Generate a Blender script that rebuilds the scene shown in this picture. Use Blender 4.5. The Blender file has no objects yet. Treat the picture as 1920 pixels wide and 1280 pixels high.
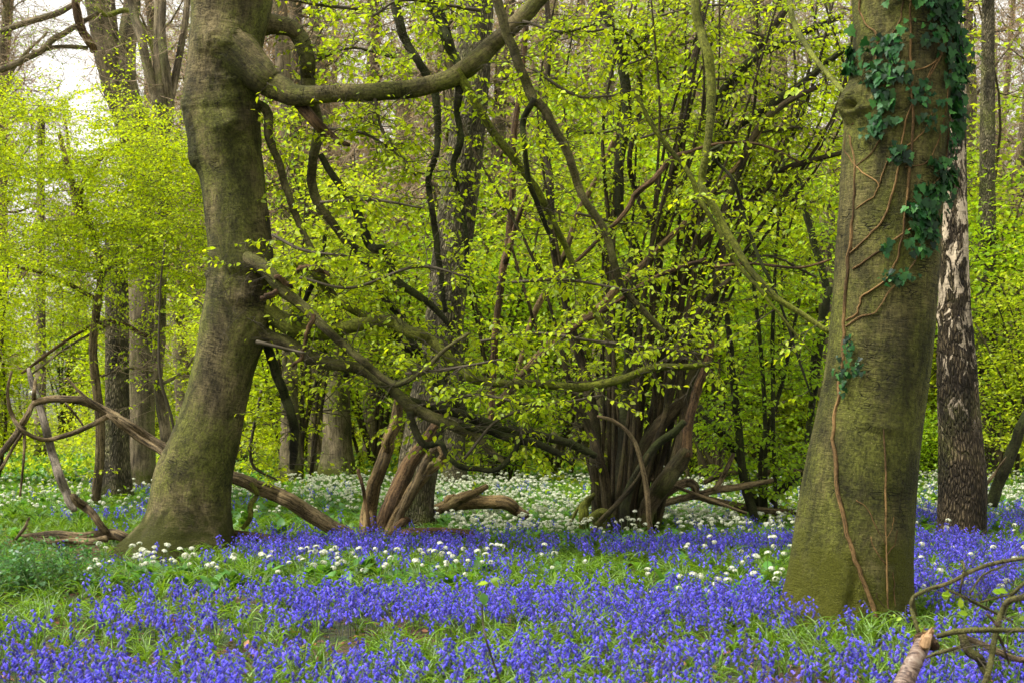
import bpy, math, random
import numpy as np
from mathutils import Vector, Matrix

R = math.radians
sc = bpy.context.scene
# ------------------------------------------------------------------ camera, sky, sun, exposure
F = 1920 * 50 / 36.0          # focal length in photograph pixels
HOR = 753.0                   # row of the horizon
CH = 1.6                      # eye height
cd = bpy.data.cameras.new('camera'); cam = bpy.data.objects.new('camera', cd)
sc.collection.objects.link(cam); sc.camera = cam
cam.location = (0, 0, CH); cam.rotation_euler = (R(90), 0, 0)
cd.lens = 50; cd.sensor_width = 36; cd.shift_y = (HOR - 640) / 1920
cd.clip_start = 0.1; cd.clip_end = 1500
cd.dof.use_dof = True; cd.dof.focus_distance = 13.0; cd.dof.aperture_fstop = 4.5

world = bpy.data.worlds.new("World"); sc.world = world; world.use_nodes = True
wn = world.node_tree; bg = wn.nodes['Background']
sky = wn.nodes.new('ShaderNodeTexSky'); sky.sky_type = 'NISHITA'; sky.sun_disc = False
SUN_EL, SUN_AZ = R(58), R(-105)         # azimuth measured from +Y towards +X
sky.sun_elevation = SUN_EL; sky.sun_rotation = SUN_AZ
sky.air_density = 1.0; sky.dust_density = 3.0; sky.ozone_density = 0.6
wm = wn.nodes.new('ShaderNodeMix'); wm.data_type = 'RGBA'; wm.blend_type = 'MULTIPLY'; wm.inputs[0].default_value = 1; wm.inputs[7].default_value = (1.0, .97, .90, 1)
hs = wn.nodes.new('ShaderNodeHueSaturation'); hs.inputs['Saturation'].default_value = 0.04
wn.links.new(sky.outputs[0], hs.inputs['Color']); wn.links.new(hs.outputs[0], wm.inputs[6]); wn.links.new(wm.outputs[2], bg.inputs['Color'])
bg.inputs['Strength'].default_value = 0.15
sd = bpy.data.lights.new('sun', 'SUN'); sd.energy = 1.5; sd.angle = R(10); sd.color = (1.0, 0.95, 0.84)
sun = bpy.data.objects.new('sun', sd); sc.collection.objects.link(sun)
dvec = Vector((math.sin(SUN_AZ) * math.cos(SUN_EL), math.cos(SUN_AZ) * math.cos(SUN_EL), math.sin(SUN_EL)))
sun.rotation_euler = dvec.to_track_quat('Z', 'Y').to_euler()
sc.view_settings.view_transform = 'Standard'; sc.view_settings.look = 'None'
sc.view_settings.exposure = 1.35; sc.view_settings.gamma = 1.0
sc.view_settings.use_curve_mapping = False
cy = sc.cycles
cy.max_bounces = 9; cy.diffuse_bounces = 7; cy.glossy_bounces = 2; cy.transmission_bounces = 4
cy.transparent_max_bounces = 4; cy.caustics_reflective = False; cy.caustics_refractive = False
cy.use_adaptive_sampling = True; cy.adaptive_threshold = 0.02

# ------------------------------------------------------------------ helpers
rng = np.random.default_rng(11)
random.seed(11)
COL = sc.collection

def at(px, py, Y):
    return np.array(((px - 960) / F * Y, Y, CH - (py - HOR) / F * Y))

def hash3(i, j, k):
    n = (i * 374761393 + j * 668265263 + k * 2147483647 * 31) & 0xffffffff
    n = ((n ^ (n >> 13)) * 1274126177) & 0xffffffff
    return ((n ^ (n >> 16)) & 0xffff) / 65535.0

def vnoise(P):
    P = np.asarray(P, float); I = np.floor(P).astype(np.int64); f = P - I; f = f * f * (3 - 2 * f)
    out = 0
    for a in (0, 1):
        for b in (0, 1):
            for c in (0, 1):
                w = (f[..., 0] if a else 1 - f[..., 0]) * (f[..., 1] if b else 1 - f[..., 1]) * (f[..., 2] if c else 1 - f[..., 2])
                out = out + w * hash3(I[..., 0] + a, I[..., 1] + b, I[..., 2] + c)
    return out * 2 - 1

def fbm(P, o=3):
    s = 0; a = 1
    for k in range(o):
        s = s + a * vnoise(np.asarray(P) * 2 ** k + 17.3 * k); a *= .5
    return s

def ground_z(x, y):
    P = np.stack([np.asarray(x, float) * .22, np.asarray(y, float) * .22, np.zeros_like(np.asarray(x, float)) + .5], -1)
    return .05 * vnoise(P) + .012 * vnoise(P * 6)

class Geo:
    def __init__(s): s.V = []; s.F = {}; s.B = []; s.n = 0
    def add(s, V, faces, B=None):
        V = np.asarray(V, float)
        for f in faces:
            f = np.asarray(f)
            if f.size: s.F.setdefault(f.shape[1], []).append(f + s.n)
        s.V.append(V); s.B.append(V * 0 if B is None else B); s.n += len(V)
        return s
    def mesh(s, name, mats, smooth=True):
        me = bpy.data.meshes.new(name)
        if not s.n: return me
        V = np.concatenate(s.V).astype(np.float32)
        me.vertices.add(len(V)); me.vertices.foreach_set('co', V.ravel())
        loops = []; starts = []; o = 0
        for k, fl in s.F.items():
            fa = np.concatenate(fl); loops.append(fa.ravel()); starts.append(o + np.arange(len(fa)) * k); o += fa.size
        loops = np.concatenate(loops).astype(np.int32); starts = np.concatenate(starts).astype(np.int32)
        me.loops.add(len(loops)); me.loops.foreach_set('vertex_index', loops)
        me.polygons.add(len(starts)); me.polygons.foreach_set('loop_start', starts)
        me.update(calc_edges=True)
        me.polygons.foreach_set('use_smooth', np.full(len(starts), smooth))
        a = me.attributes.new('bk', 'FLOAT_VECTOR', 'POINT'); a.data.foreach_set('vector', np.concatenate(s.B).astype(np.float32).ravel())
        for m in (mats if isinstance(mats, (list, tuple)) else [mats]): me.materials.append(m)
        me.validate(); me.update()
        return me

def link(name, data, parent=None, loc=(0, 0, 0), **props):
    o = bpy.data.objects.new(name, data); COL.objects.link(o); o.location = loc
    if parent is not None: o.parent = parent
    for k, v in props.items(): o[k] = v
    return o

def thing(name, label, cat, loc, group=None):
    o = bpy.data.objects.new(name, None); COL.objects.link(o); o.location = [float(c) for c in loc]
    o.empty_display_size = .2; o['label'] = label; o['category'] = cat
    if group: o['group'] = group
    return o

def part(name, g, m, root, smooth=True, **props):
    """g holds world coordinates; moved into the thing's own frame"""
    if not g.n: return None
    off = np.array(root.location)
    g.V = [v - off for v in g.V]
    return link(name, g.mesh(name, m, smooth), root, **props)

def catmull(P, per=4):
    P = np.asarray(P, float)
    if len(P) < 3: 
        t = np.linspace(0, 1, per + 1)[:, None]; return P[0] * (1 - t) + P[-1] * t
    Q = np.vstack([2 * P[0] - P[1], P, 2 * P[-1] - P[-2]]); out = []
    t = np.linspace(0, 1, per, endpoint=False)[:, None]
    for i in range(1, len(Q) - 2):
        a, b, c, d = Q[i - 1], Q[i], Q[i + 1], Q[i + 2]
        out.append(.5 * (2 * b + (c - a) * t + (2 * a - 5 * b + 4 * c - d) * t * t + (3 * b - a - 3 * c + d) * t ** 3))
    out.append(P[-1][None]); return np.vstack(out)

def tube(g, P, r, sides=6, cap=True, disp=None, up=None):
    P = np.asarray(P, float); n = len(P); r = np.broadcast_to(np.asarray(r, float), (n,))
    T = np.gradient(P, axis=0); L = np.linalg.norm(T, axis=1); L[L == 0] = 1; T = T / L[:, None]
    if up is None: up = np.array((0, -1., 0)) if abs(T[0, 1]) < .8 else np.array((1., 0, 0))
    N = up[None] - T * (T @ up)[:, None]; nl = np.linalg.norm(N, axis=1)
    if nl.min() < .15:
        N = np.empty_like(T); v = up - T[0] * (T[0] @ up)
        for i in range(n):
            v = v - T[i] * (T[i] @ v); v = v / (np.linalg.norm(v) + 1e-9); N[i] = v
    else: N = N / nl[:, None]
    Bn = np.cross(T, N)
    th = np.linspace(0, 2 * np.pi, sides, endpoint=False)
    D = N[:, None] * np.cos(th)[None, :, None] + Bn[:, None] * np.sin(th)[None, :, None]
    ln = np.concatenate([[0], np.cumsum(np.linalg.norm(np.diff(P, axis=0), axis=1))])
    rr = r[:, None] * np.ones(sides)[None]
    BK = np.stack([np.cos(th)[None] * rr, np.sin(th)[None] * rr, np.broadcast_to(ln[:, None], rr.shape)], -1)
    off = rng.uniform(-40, 40); BK[..., 2] += off
    if disp is not None: rr = disp(rr, th[None] * np.ones((n, 1)), ln[:, None] * np.ones((1, sides)), P, BK)
    V = (P[:, None] + D * rr[..., None]).reshape(-1, 3)
    i = np.arange(n - 1)[:, None] * sides; j = np.arange(sides)[None]; j2 = (j + 1) % sides
    Q = np.stack([i + j, i + j2, i + sides + j2, i + sides + j], -1).reshape(-1, 4)
    fs = [Q]; BK = BK.reshape(-1, 3)
    if cap:
        V = np.vstack([V, P[0] - T[0] * 0, P[-1] + T[-1] * r[-1] * .35]); BK = np.vstack([BK, BK[0] * 0 + [0, 0, off], [0, 0, off + ln[-1]]])
        a = n * sides; jj = np.arange(sides)
        fs.append(np.stack([np.full(sides, a), (jj + 1) % sides, jj], -1))
        fs.append(np.stack([np.full(sides, a + 1), (n - 1) * sides + jj, (n - 1) * sides + (jj + 1) % sides], -1))
    g.add(V, fs, BK)

def norm(v): return v / (np.linalg.norm(v, axis=-1, keepdims=True) + 1e-9)

# leaf templates: length along x, width y, fold z
HL_V = np.array([(0, 0, 0), (.26, .26, .07), (.6, .27, .06), (1, 0, -.10), (.6, -.27, .06), (.26, -.26, .07), (.47, 0, 0)])
HL_F = np.array([(0, 6, 1), (1, 6, 2), (2, 6, 3), (3, 6, 4), (4, 6, 5), (5, 6, 0)])
SL_V = np.array([(0, 0, 0), (.5, .3, .08), (1, 0, -.08), (.5, -.3, .08)]); SL_F = np.array([(0, 2, 1), (0, 3, 2)])
IV = [(0, 0), (-.12, .28), (.12, .55), (.33, .34), (.62, .36), (.72, .16), (1.05, 0), (.72, -.16), (.62, -.36), (.33, -.34), (.12, -.55), (-.12, -.28)]
IV_V = np.array([(x, y, .10 * abs(y) - .05 * x * x) for x, y in IV] + [(.38, 0, -.0)])
IV_F = np.array([(12, (i + 1) % 12, i) for i in range(12)])

def leaves(g, pos, d, up, size, T=(SL_V, SL_F), wide=1.0):
    pos = np.atleast_2d(pos); N = len(pos)
    if N == 0: return
    X = norm(np.atleast_2d(d)); U = np.atleast_2d(up); Yv = norm(np.cross(U, X)); Z = np.cross(X, Yv)
    s = np.broadcast_to(np.asarray(size, float), (N,))[:, None, None]
    V = T[0]; k = len(V)
    W = pos[:, None] + s * (X[:, None] * V[None, :, :1] + Yv[:, None] * V[None, :, 1:2] * wide + Z[:, None] * V[None, :, 2:])
    Fc = (T[1][None] + (np.arange(N) * k)[:, None, None]).reshape(-1, 3)
    g.add(W.reshape(-1, 3), [Fc])

# ------------------------------------------------------------------ materials
def newmat(name):
    m = bpy.data.materials.new(name); m.use_nodes = True; nt = m.node_tree; nt.nodes.clear()
    out = nt.nodes.new('ShaderNodeOutputMaterial'); return m, nt, out
def nd(nt, t, **kw):
    n = nt.nodes.new(t)
    for k, v in kw.items():
        if k in n.inputs: n.inputs[k].default_value = v
        else: setattr(n, k, v)
    return n
def ramp(nt, fac, stops):
    r = nt.nodes.new('ShaderNodeValToRGB'); e = r.color_ramp.elements
    e[0].position, e[0].color = stops[0][0], (*stops[0][1], 1); e[1].position, e[1].color = stops[-1][0], (*stops[-1][1], 1)
    for p, c in stops[1:-1]:
        x = e.new(p); x.color = (*c, 1)
    nt.links.new(fac, r.inputs[0]); return r.outputs[0]
def mix(nt, fac, a, b):
    m = nt.nodes.new('ShaderNodeMix'); m.data_type = 'RGBA'
    for s, v in ((m.inputs[0], fac), (m.inputs[6], a), (m.inputs[7], b)):
        if isinstance(v, (tuple, list)): s.default_value = (*v[:3], 1)
        elif isinstance(v, (int, float)): s.default_value = v
        else: nt.links.new(v, s)
    return m.outputs[2]
def mth(nt, op, a, b=0.0, c=None):
    m = nt.nodes.new('ShaderNodeMath'); m.operation = op
    for i, v in enumerate((a, b, c)):
        if v is None: continue
        if isinstance(v, (int, float)): m.inputs[i].default_value = v
        else: nt.links.new(v, m.inputs[i])
    return m.outputs[0]
def smooth(nt, v, a, b, lo=0., hi=1.):
    m = nt.nodes.new('ShaderNodeMapRange'); m.interpolation_type = 'SMOOTHSTEP'
    m.inputs['From Min'].default_value = a; m.inputs['From Max'].default_value = b
    m.inputs['To Min'].default_value = lo; m.inputs['To Max'].default_value = hi
    nt.links.new(v, m.inputs[0]); return m.outputs[0]
def noise(nt, vec, scale, detail=4, rough=.55, dist=0):
    n = nd(nt, 'ShaderNodeTexNoise'); n.inputs['Scale'].default_value = scale; n.inputs['Detail'].default_value = detail
    n.inputs['Roughness'].default_value = rough; n.inputs['Distortion'].default_value = dist
    nt.links.new(vec, n.inputs['Vector']); return n.outputs[0]
def scaled(nt, vec, s):
    m = nt.nodes.new('ShaderNodeMapping'); m.inputs['Scale'].default_value = s; nt.links.new(vec, m.inputs['Vector']); return m.outputs[0]

def leaf_mat(name, refl, trans, mixf=.5, vary=.35, gloss=.018, yellow=None):
    m, nt, out = newmat(name)
    gi = nd(nt, 'ShaderNodeNewGeometry'); oi = nd(nt, 'ShaderNodeObjectInfo')
    r = mth(nt, 'FRACT', mth(nt, 'ADD', gi.outputs['Random Per Island'], oi.outputs['Random']))
    v = smooth(nt, r, 0, 1, 1 - vary, 1 + vary)
    hv = mth(nt, 'FRACT', mth(nt, 'MULTIPLY', r, 7.31))
    yl = yellow or (refl[0] * 1.35, refl[1] * 1.15, refl[2])
    c1 = mix(nt, smooth(nt, hv, .3, 1), refl, yl)
    ty = (trans[0] * 1.3, trans[1] * 1.1, trans[2]) if not yellow else tuple(2 * q for q in yellow)
    c2 = mix(nt, smooth(nt, hv, .3, 1), trans, ty)
    def sc_(c):
        x = nt.nodes.new('ShaderNodeVectorMath'); x.operation = 'SCALE'; nt.links.new(c, x.inputs[0]); nt.links.new(v, x.inputs['Scale']); return x.outputs[0]
    d = nd(nt, 'ShaderNodeBsdfDiffuse'); nt.links.new(sc_(c1), d.inputs[0])
    t = nd(nt, 'ShaderNodeBsdfTranslucent'); nt.links.new(sc_(c2), t.inputs[0])
    ms = nt.nodes.new('ShaderNodeMixShader'); ms.inputs[0].default_value = mixf
    nt.links.new(d.outputs[0], ms.inputs[1]); nt.links.new(t.outputs[0], ms.inputs[2])
    gl = nd(nt, 'ShaderNodeBsdfGlossy', Roughness=.45); gl.inputs[0].default_value = (.9, .95, 1, 1)
    m2 = nt.nodes.new('ShaderNodeMixShader'); m2.inputs[0].default_value = gloss
    nt.links.new(ms.outputs[0], m2.inputs[1]); nt.links.new(gl.outputs[0], m2.inputs[2])
    nt.links.new(m2.outputs[0], out.inputs[0]); return m

def plain(name, c, rough=.8, vary=.25):
    m, nt, out = newmat(name)
    gi = nd(nt, 'ShaderNodeNewGeometry')
    n = noise(nt, gi.outputs['Position'], 60, 2)
    p = nd(nt, 'ShaderNodeBsdfPrincipled', Roughness=rough)
    nt.links.new(mix(nt, n, tuple(q * (1 - vary) for q in c), tuple(q * (1 + vary) for q in c)), p.inputs['Base Color'])
    nt.links.new(p.outputs[0], out.inputs[0]); return m

def bark(name, dark, light, green, greenamt=.5, kind='smooth', mossh=0.0, moss=(.07, .08, .006), bump=.6, topmoss=0.0, pale=None):
    m, nt, out = newmat(name)
    a = nd(nt, 'ShaderNodeAttribute'); a.attribute_name = 'bk'; vec = a.outputs['Vector']
    gi = nd(nt, 'ShaderNodeNewGeometry')
    big = noise(nt, scaled(nt, vec, (1, 1, .6)), 2.2, 5, .6)
    fine = noise(nt, scaled(nt, vec, (1, 1, .8)), 45, 6, .7)
    if kind == 'smooth':
        wr = noise(nt, scaled(nt, vec, (7, 7, 38)), 1.0, 6, .7, 1.2)        # fine horizontal wrinkles
        st = noise(nt, scaled(nt, vec, (70, 70, 9)), 1.0, 3, .6)            # vertical streaks
        hgt = mth(nt, 'ADD', mth(nt, 'MULTIPLY', wr, .8), mth(nt, 'ADD', mth(nt, 'MULTIPLY', st, .5), mth(nt, 'MULTIPLY', fine, .6)))
        base = mix(nt, smooth(nt, hgt, .74, 1.12), dark, light)
        bd = .022
    elif kind == 'furrow':
        w = noise(nt, scaled(nt, vec, (5, 5, 1.5)), 2, 3)
        vv = nt.nodes.new('ShaderNodeVectorMath'); vv.operation = 'ADD'
        wx = nt.nodes.new('ShaderNodeVectorMath'); wx.operation = 'SCALE'; wx.inputs['Scale'].default_value = 1.2
        nz = nd(nt, 'ShaderNodeTexNoise', Scale=5.0); nt.links.new(vec, nz.inputs['Vector']); nt.links.new(nz.outputs['Color'], wx.inputs[0])
        nt.links.new(scaled(nt, vec, (38, 38, 9)), vv.inputs[0]); nt.links.new(wx.outputs[0], vv.inputs[1])
        vo = nd(nt, 'ShaderNodeTexVoronoi', Scale=1.0); vo.feature = 'DISTANCE_TO_EDGE'; nt.links.new(vv.outputs[0], vo.inputs['Vector'])
        hgt = mth(nt, 'ADD', smooth(nt, vo.outputs['Distance'], 0, .35), mth(nt, 'MULTIPLY', fine, .4))
        base = mix(nt, smooth(nt, hgt, .25, 1.1), dark, light); bd = .03
    else:  # flaky dead wood
        st = noise(nt, scaled(nt, vec, (40, 40, 3)), 1.0, 5, .7, .5)
        hgt = mth(nt, 'ADD', st, mth(nt, 'MULTIPLY', fine, .5))
        base = mix(nt, smooth(nt, hgt, .58, .88), dark, light); bd = .02
    gm = smooth(nt, mth(nt, 'ADD', big, mth(nt, 'MULTIPLY', fine, .25)), .78 - greenamt * .45, .95 - greenamt * .3)
    gcol = mix(nt, smooth(nt, fine, .34, .66), tuple(q * .45 for q in green), tuple(q * 1.45 for q in green))
    col = mix(nt, mth(nt, 'MULTIPLY', gm, .85), base, gcol)
    # pale specks of lichen
    sp = nd(nt, 'ShaderNodeTexVoronoi', Scale=22.0); nt.links.new(vec, sp.inputs['Vector'])
    spk = smooth(nt, sp.outputs['Distance'], .10, .04)
    col = mix(nt, mth(nt, 'MULTIPLY', spk, smooth(nt, big, .5, .6)), col, tuple(min(.5, q * 2 + .03) for q in light))
    if pale:   # silver birch plates
        pn = noise(nt, scaled(nt, vec, (11, 11, 4.2)), 1.0, 8, .68, .6)
        sx = nd(nt, 'ShaderNodeSeparateXYZ'); nt.links.new(gi.outputs['Position'], sx.inputs[0])
        zz = smooth(nt, sx.outputs[2], 1.7, 3.0)
        k = smooth(nt, mth(nt, 'ADD', pn, mth(nt, 'MULTIPLY', zz, .075)), .57, .592)
        k = mth(nt, 'MULTIPLY', k, smooth(nt, sx.outputs[2], 1.15, 1.7))
        ln = noise(nt, scaled(nt, vec, (5, 5, 70)), 1.0, 3)
        pc = mix(nt, smooth(nt, ln, .56, .68), pale, tuple(q * .35 for q in pale))
        col = mix(nt, k, col, pc); hgt = mth(nt, 'MULTIPLY', hgt, mth(nt, 'SUBTRACT', 1, mth(nt, 'MULTIPLY', k, .8)))
    mot = noise(nt, scaled(nt, vec, (1, 1, .5)), 3.1, 7, .7, .6)
    mo2 = nt.nodes.new('ShaderNodeVectorMath'); mo2.operation = 'SCALE'; nt.links.new(col, mo2.inputs[0]); nt.links.new(smooth(nt, mot, .34, .66, .42, 1.75), mo2.inputs['Scale']); col = mo2.outputs[0]
    if kind == 'smooth':   # thin dark cracks
        vo = nd(nt, 'ShaderNodeTexVoronoi', Scale=1.0); vo.feature = 'DISTANCE_TO_EDGE'; nt.links.new(scaled(nt, vec, (9, 9, 34)), vo.inputs['Vector'])
        ck = mth(nt, 'MULTIPLY', smooth(nt, vo.outputs['Distance'], .07, .0), smooth(nt, noise(nt, vec, 2.6, 4, .7), .52, .66))
        col = mix(nt, ck, col, tuple(q * .4 for q in dark)); hgt = mth(nt, 'SUBTRACT', hgt, mth(nt, 'MULTIPLY', ck, .8))
    if mossh > 0:
        sx = nd(nt, 'ShaderNodeSeparateXYZ'); nt.links.new(gi.outputs['Position'], sx.inputs[0])
        mn = noise(nt, gi.outputs['Position'], 5, 6, .7)
        z = mth(nt, 'ADD', sx.outputs[2], mth(nt, 'MULTIPLY', mth(nt, 'SUBTRACT', mn, .5), -2.4 * mossh))
        mk = smooth(nt, z, mossh, mossh * .35)
        mc = mix(nt, noise(nt, gi.outputs['Position'], 70, 4, .7), tuple(q * .15 for q in moss), tuple(q * 1.45 for q in moss))
        col = mix(nt, mk, col, mc)
        hgt = mth(nt, 'ADD', hgt, mth(nt, 'MULTIPLY', mk, mth(nt, 'MULTIPLY', noise(nt, gi.outputs['Position'], 90, 4, .7), .8)))
    if topmoss > 0:
        sn = nd(nt, 'ShaderNodeSeparateXYZ'); nt.links.new(gi.outputs['Normal'], sn.inputs[0])
        mk = mth(nt, 'MULTIPLY', smooth(nt, mth(nt, 'ADD', sn.outputs[2], mth(nt, 'MULTIPLY', big, .8)), .3, .9), topmoss)
        col = mix(nt, mk, col, mix(nt, fine, tuple(q * .7 for q in moss), tuple(q * 1.5 for q in moss)))
    p = nd(nt, 'ShaderNodeBsdfPrincipled', Roughness=.85); p.inputs['Specular IOR Level'].default_value = .25
    nt.links.new(col, p.inputs['Base Color'])
    b = nd(nt, 'ShaderNodeBump', Strength=min(1, bump * 1.2), Distance=bd * 1.3); nt.links.new(hgt, b.inputs['Height']); nt.links.new(b.outputs[0], p.inputs['Normal'])
    nt.links.new(p.outputs[0], out.inputs[0]); return m

M = {}
M['beech'] = bark('beech_bark', (.036, .029, .013), (.145, .115, .055), (.070, .078, .010), .72, 'smooth', .62, (.055, .06, .004), .9)
M['beech2'] = bark('green_beech_bark', (.032, .029, .009), (.115, .098, .034), (.064, .070, .009), .8, 'smooth', .85, (.095, .10, .004), .9)
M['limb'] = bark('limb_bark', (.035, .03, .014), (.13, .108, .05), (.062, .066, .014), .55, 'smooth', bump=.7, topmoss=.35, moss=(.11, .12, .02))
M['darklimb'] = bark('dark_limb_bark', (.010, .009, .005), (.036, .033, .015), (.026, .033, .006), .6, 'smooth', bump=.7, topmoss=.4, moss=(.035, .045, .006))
M['mossy'] = bark('mossy_branch_bark', (.03, .03, .006), (.12, .12, .02), (.10, .115, .010), .8, 'smooth', bump=.6)
M['hazel'] = bark('hazel_bark', (.012, .009, .004), (.062, .046, .022), (.034, .036, .008), .45, 'flaky', .35, bump=.7)
M['oak'] = bark('furrowed_bark', (.06, .052, .03), (.19, .16, .095), (.11, .12, .03), .35, 'furrow', .3, bump=1.0)
M['birch'] = bark('birch_bark', (.028, .02, .011), (.11, .082, .045), (.07, .07, .018), .35, 'furrow', .25, (.08, .09, .01), bump=1.0, pale=(.43, .35, .25))
M['dead'] = bark('dead_wood', (.03, .019, .008), (.21, .145, .062), (.13, .12, .04), .2, 'flaky', bump=.8)
M['deadred'] = bark('red_brown_bark', (.022, .013, .006), (.125, .075, .034), (.09, .08, .03), .1, 'flaky', bump=.9)
M['arch'] = bark('weathered_branch', (.025, .018, .009), (.18, .132, .068), (.11, .11, .04), .2, 'flaky', bump=.8)
M['snag'] = bark('silver_snag_bark', (.07, .06, .045), (.24, .20, .155), (.1, .1, .03), .25, 'flaky', bump=.7)
M['far'] = bark('far_bark', (.06, .048, .028), (.19, .15, .095), (.085, .09, .025), .5, 'flaky', .5, bump=.6)
M['twig'] = plain('twig', (.055, .043, .022))
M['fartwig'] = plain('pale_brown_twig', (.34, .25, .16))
M['vine'] = bark('ivy_stem_bark', (.05, .03, .011), (.20, .12, .045), (.15, .12, .04), .1, 'flaky', bump=.8)
M['leafA'] = leaf_mat('spring_leaf', (.29, .40, .010), (.50, .66, .010), .5, .35)
M['leafB'] = leaf_mat('bright_shrub_leaf', (.33, .44, .010), (.56, .72, .006), .5, .35)
M['leafC'] = leaf_mat('mid_green_leaf', (.22, .36, .012), (.40, .62, .012), .5, .35)
M['leafD'] = leaf_mat('yellow_green_leaf', (.29, .38, .02), (.52, .66, .02), .5, .35)
M['ivy'] = leaf_mat('ivy_leaf', (.010, .052, .012), (.02, .10, .01), .2, .7, .016, yellow=(.035, .11, .02))
M['cover'] = leaf_mat('low_bush_leaf', (.05, .16, .03), (.10, .28, .03), .4, .4, .04)
M['blade'] = leaf_mat('bluebell_leaf', (.11, .22, .014), (.20, .38, .012), .4, .45, .04)
M['garlicleaf'] = leaf_mat('garlic_leaf', (.07, .20, .028), (.14, .34, .02), .4, .4, .04)
M['bell'] = leaf_mat('bluebell_petal', (.088, .08, .56), (.10, .095, .60), .4, .5, .02, yellow=(.17, .13, .62))
M['white'] = leaf_mat('white_petal', (.74, .76, .66), (.7, .72, .6), .3, .1, .02, yellow=(.5, .52, .3))
M['oldleaf'] = leaf_mat('withered_beech_leaf', (.38, .285, .16), (.42, .30, .15), .4, .35)
M['stalk'] = plain('green_stalk', (.10, .16, .04))
M['bstalk'] = plain('purple_stalk', (.09, .09, .09))
M['litter'] = leaf_mat('dead_leaf', (.22, .10, .045), (.25, .1, .03), .25, .5, .05)
M['cut'] = plain('cut_wood', (.36, .22, .11), vary=.5)
def birchstick():
    m, nt, out = newmat('banded_birch_stick')
    a = nd(nt, 'ShaderNodeAttribute'); a.attribute_name = 'bk'
    n1 = noise(nt, scaled(nt, a.outputs['Vector'], (16, 16, 60)), 1, 5, .65, .8)
    c = ramp(nt, n1, [(.40, (.27, .21, .16)), (.50, (.17, .11, .08)), (.57, (.045, .025, .018))])
    p = nd(nt, 'ShaderNodeBsdfPrincipled', Roughness=.6); nt.links.new(c, p.inputs['Base Color'])
    b = nd(nt, 'ShaderNodeBump', Strength=.5, Distance=.005); nt.links.new(n1, b.inputs['Height']); nt.links.new(b.outputs[0], p.inputs['Normal'])
    nt.links.new(p.outputs[0], out.inputs[0]); return m
M['stick'] = birchstick()
def groundmat():
    m, nt, out = newmat('woodland_floor')
    gi = nd(nt, 'ShaderNodeNewGeometry'); P = gi.outputs['Position']
    lit = ramp(nt, noise(nt, P, 28, 6, .7), [(.3, (.03, .018, .01)), (.5, (.10, .055, .028)), (.7, (.2, .115, .06))])
    grn = ramp(nt, noise(nt, P, 34, 5, .7), [(.3, (.015, .035, .006)), (.7, (.07, .13, .02))])
    c = mix(nt, smooth(nt, noise(nt, P, .8, 4), .38, .55), lit, grn)
    p = nd(nt, 'ShaderNodeBsdfPrincipled', Roughness=.95); nt.links.new(c, p.inputs['Base Color'])
    b = nd(nt, 'ShaderNodeBump', Strength=1.0, Distance=.04); nt.links.new(noise(nt, P, 30, 6, .75), b.inputs['Height']); nt.links.new(b.outputs[0], p.inputs['Normal'])
    nt.links.new(p.outputs[0], out.inputs[0]); return m
M['ground'] = groundmat()

# ------------------------------------------------------------------ ground
def make_ground():
    g = Geo()
    xs = np.concatenate([np.linspace(-900, -40, 12), np.linspace(-36, 36, 145), np.linspace(40, 900, 12)])
    ys = np.concatenate([np.linspace(-60, -2, 6), np.linspace(0, 60, 121), np.linspace(70, 1200, 16)])
    X, Y = np.meshgrid(xs, ys); Z = ground_z(X, Y)
    nx = len(xs); i = np.arange(len(ys) - 1)[:, None] * nx; j = np.arange(nx - 1)[None]
    Q = np.stack([i + j, i + j + 1, i + nx + j + 1, i + nx + j], -1).reshape(-1, 4)
    g.add(np.stack([X, Y, Z], -1).reshape(-1, 3), [Q])
    link('ground', g.mesh('ground', M['ground']), kind='structure', label='flat woodland floor of soil and leaf litter')
make_ground()

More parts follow.
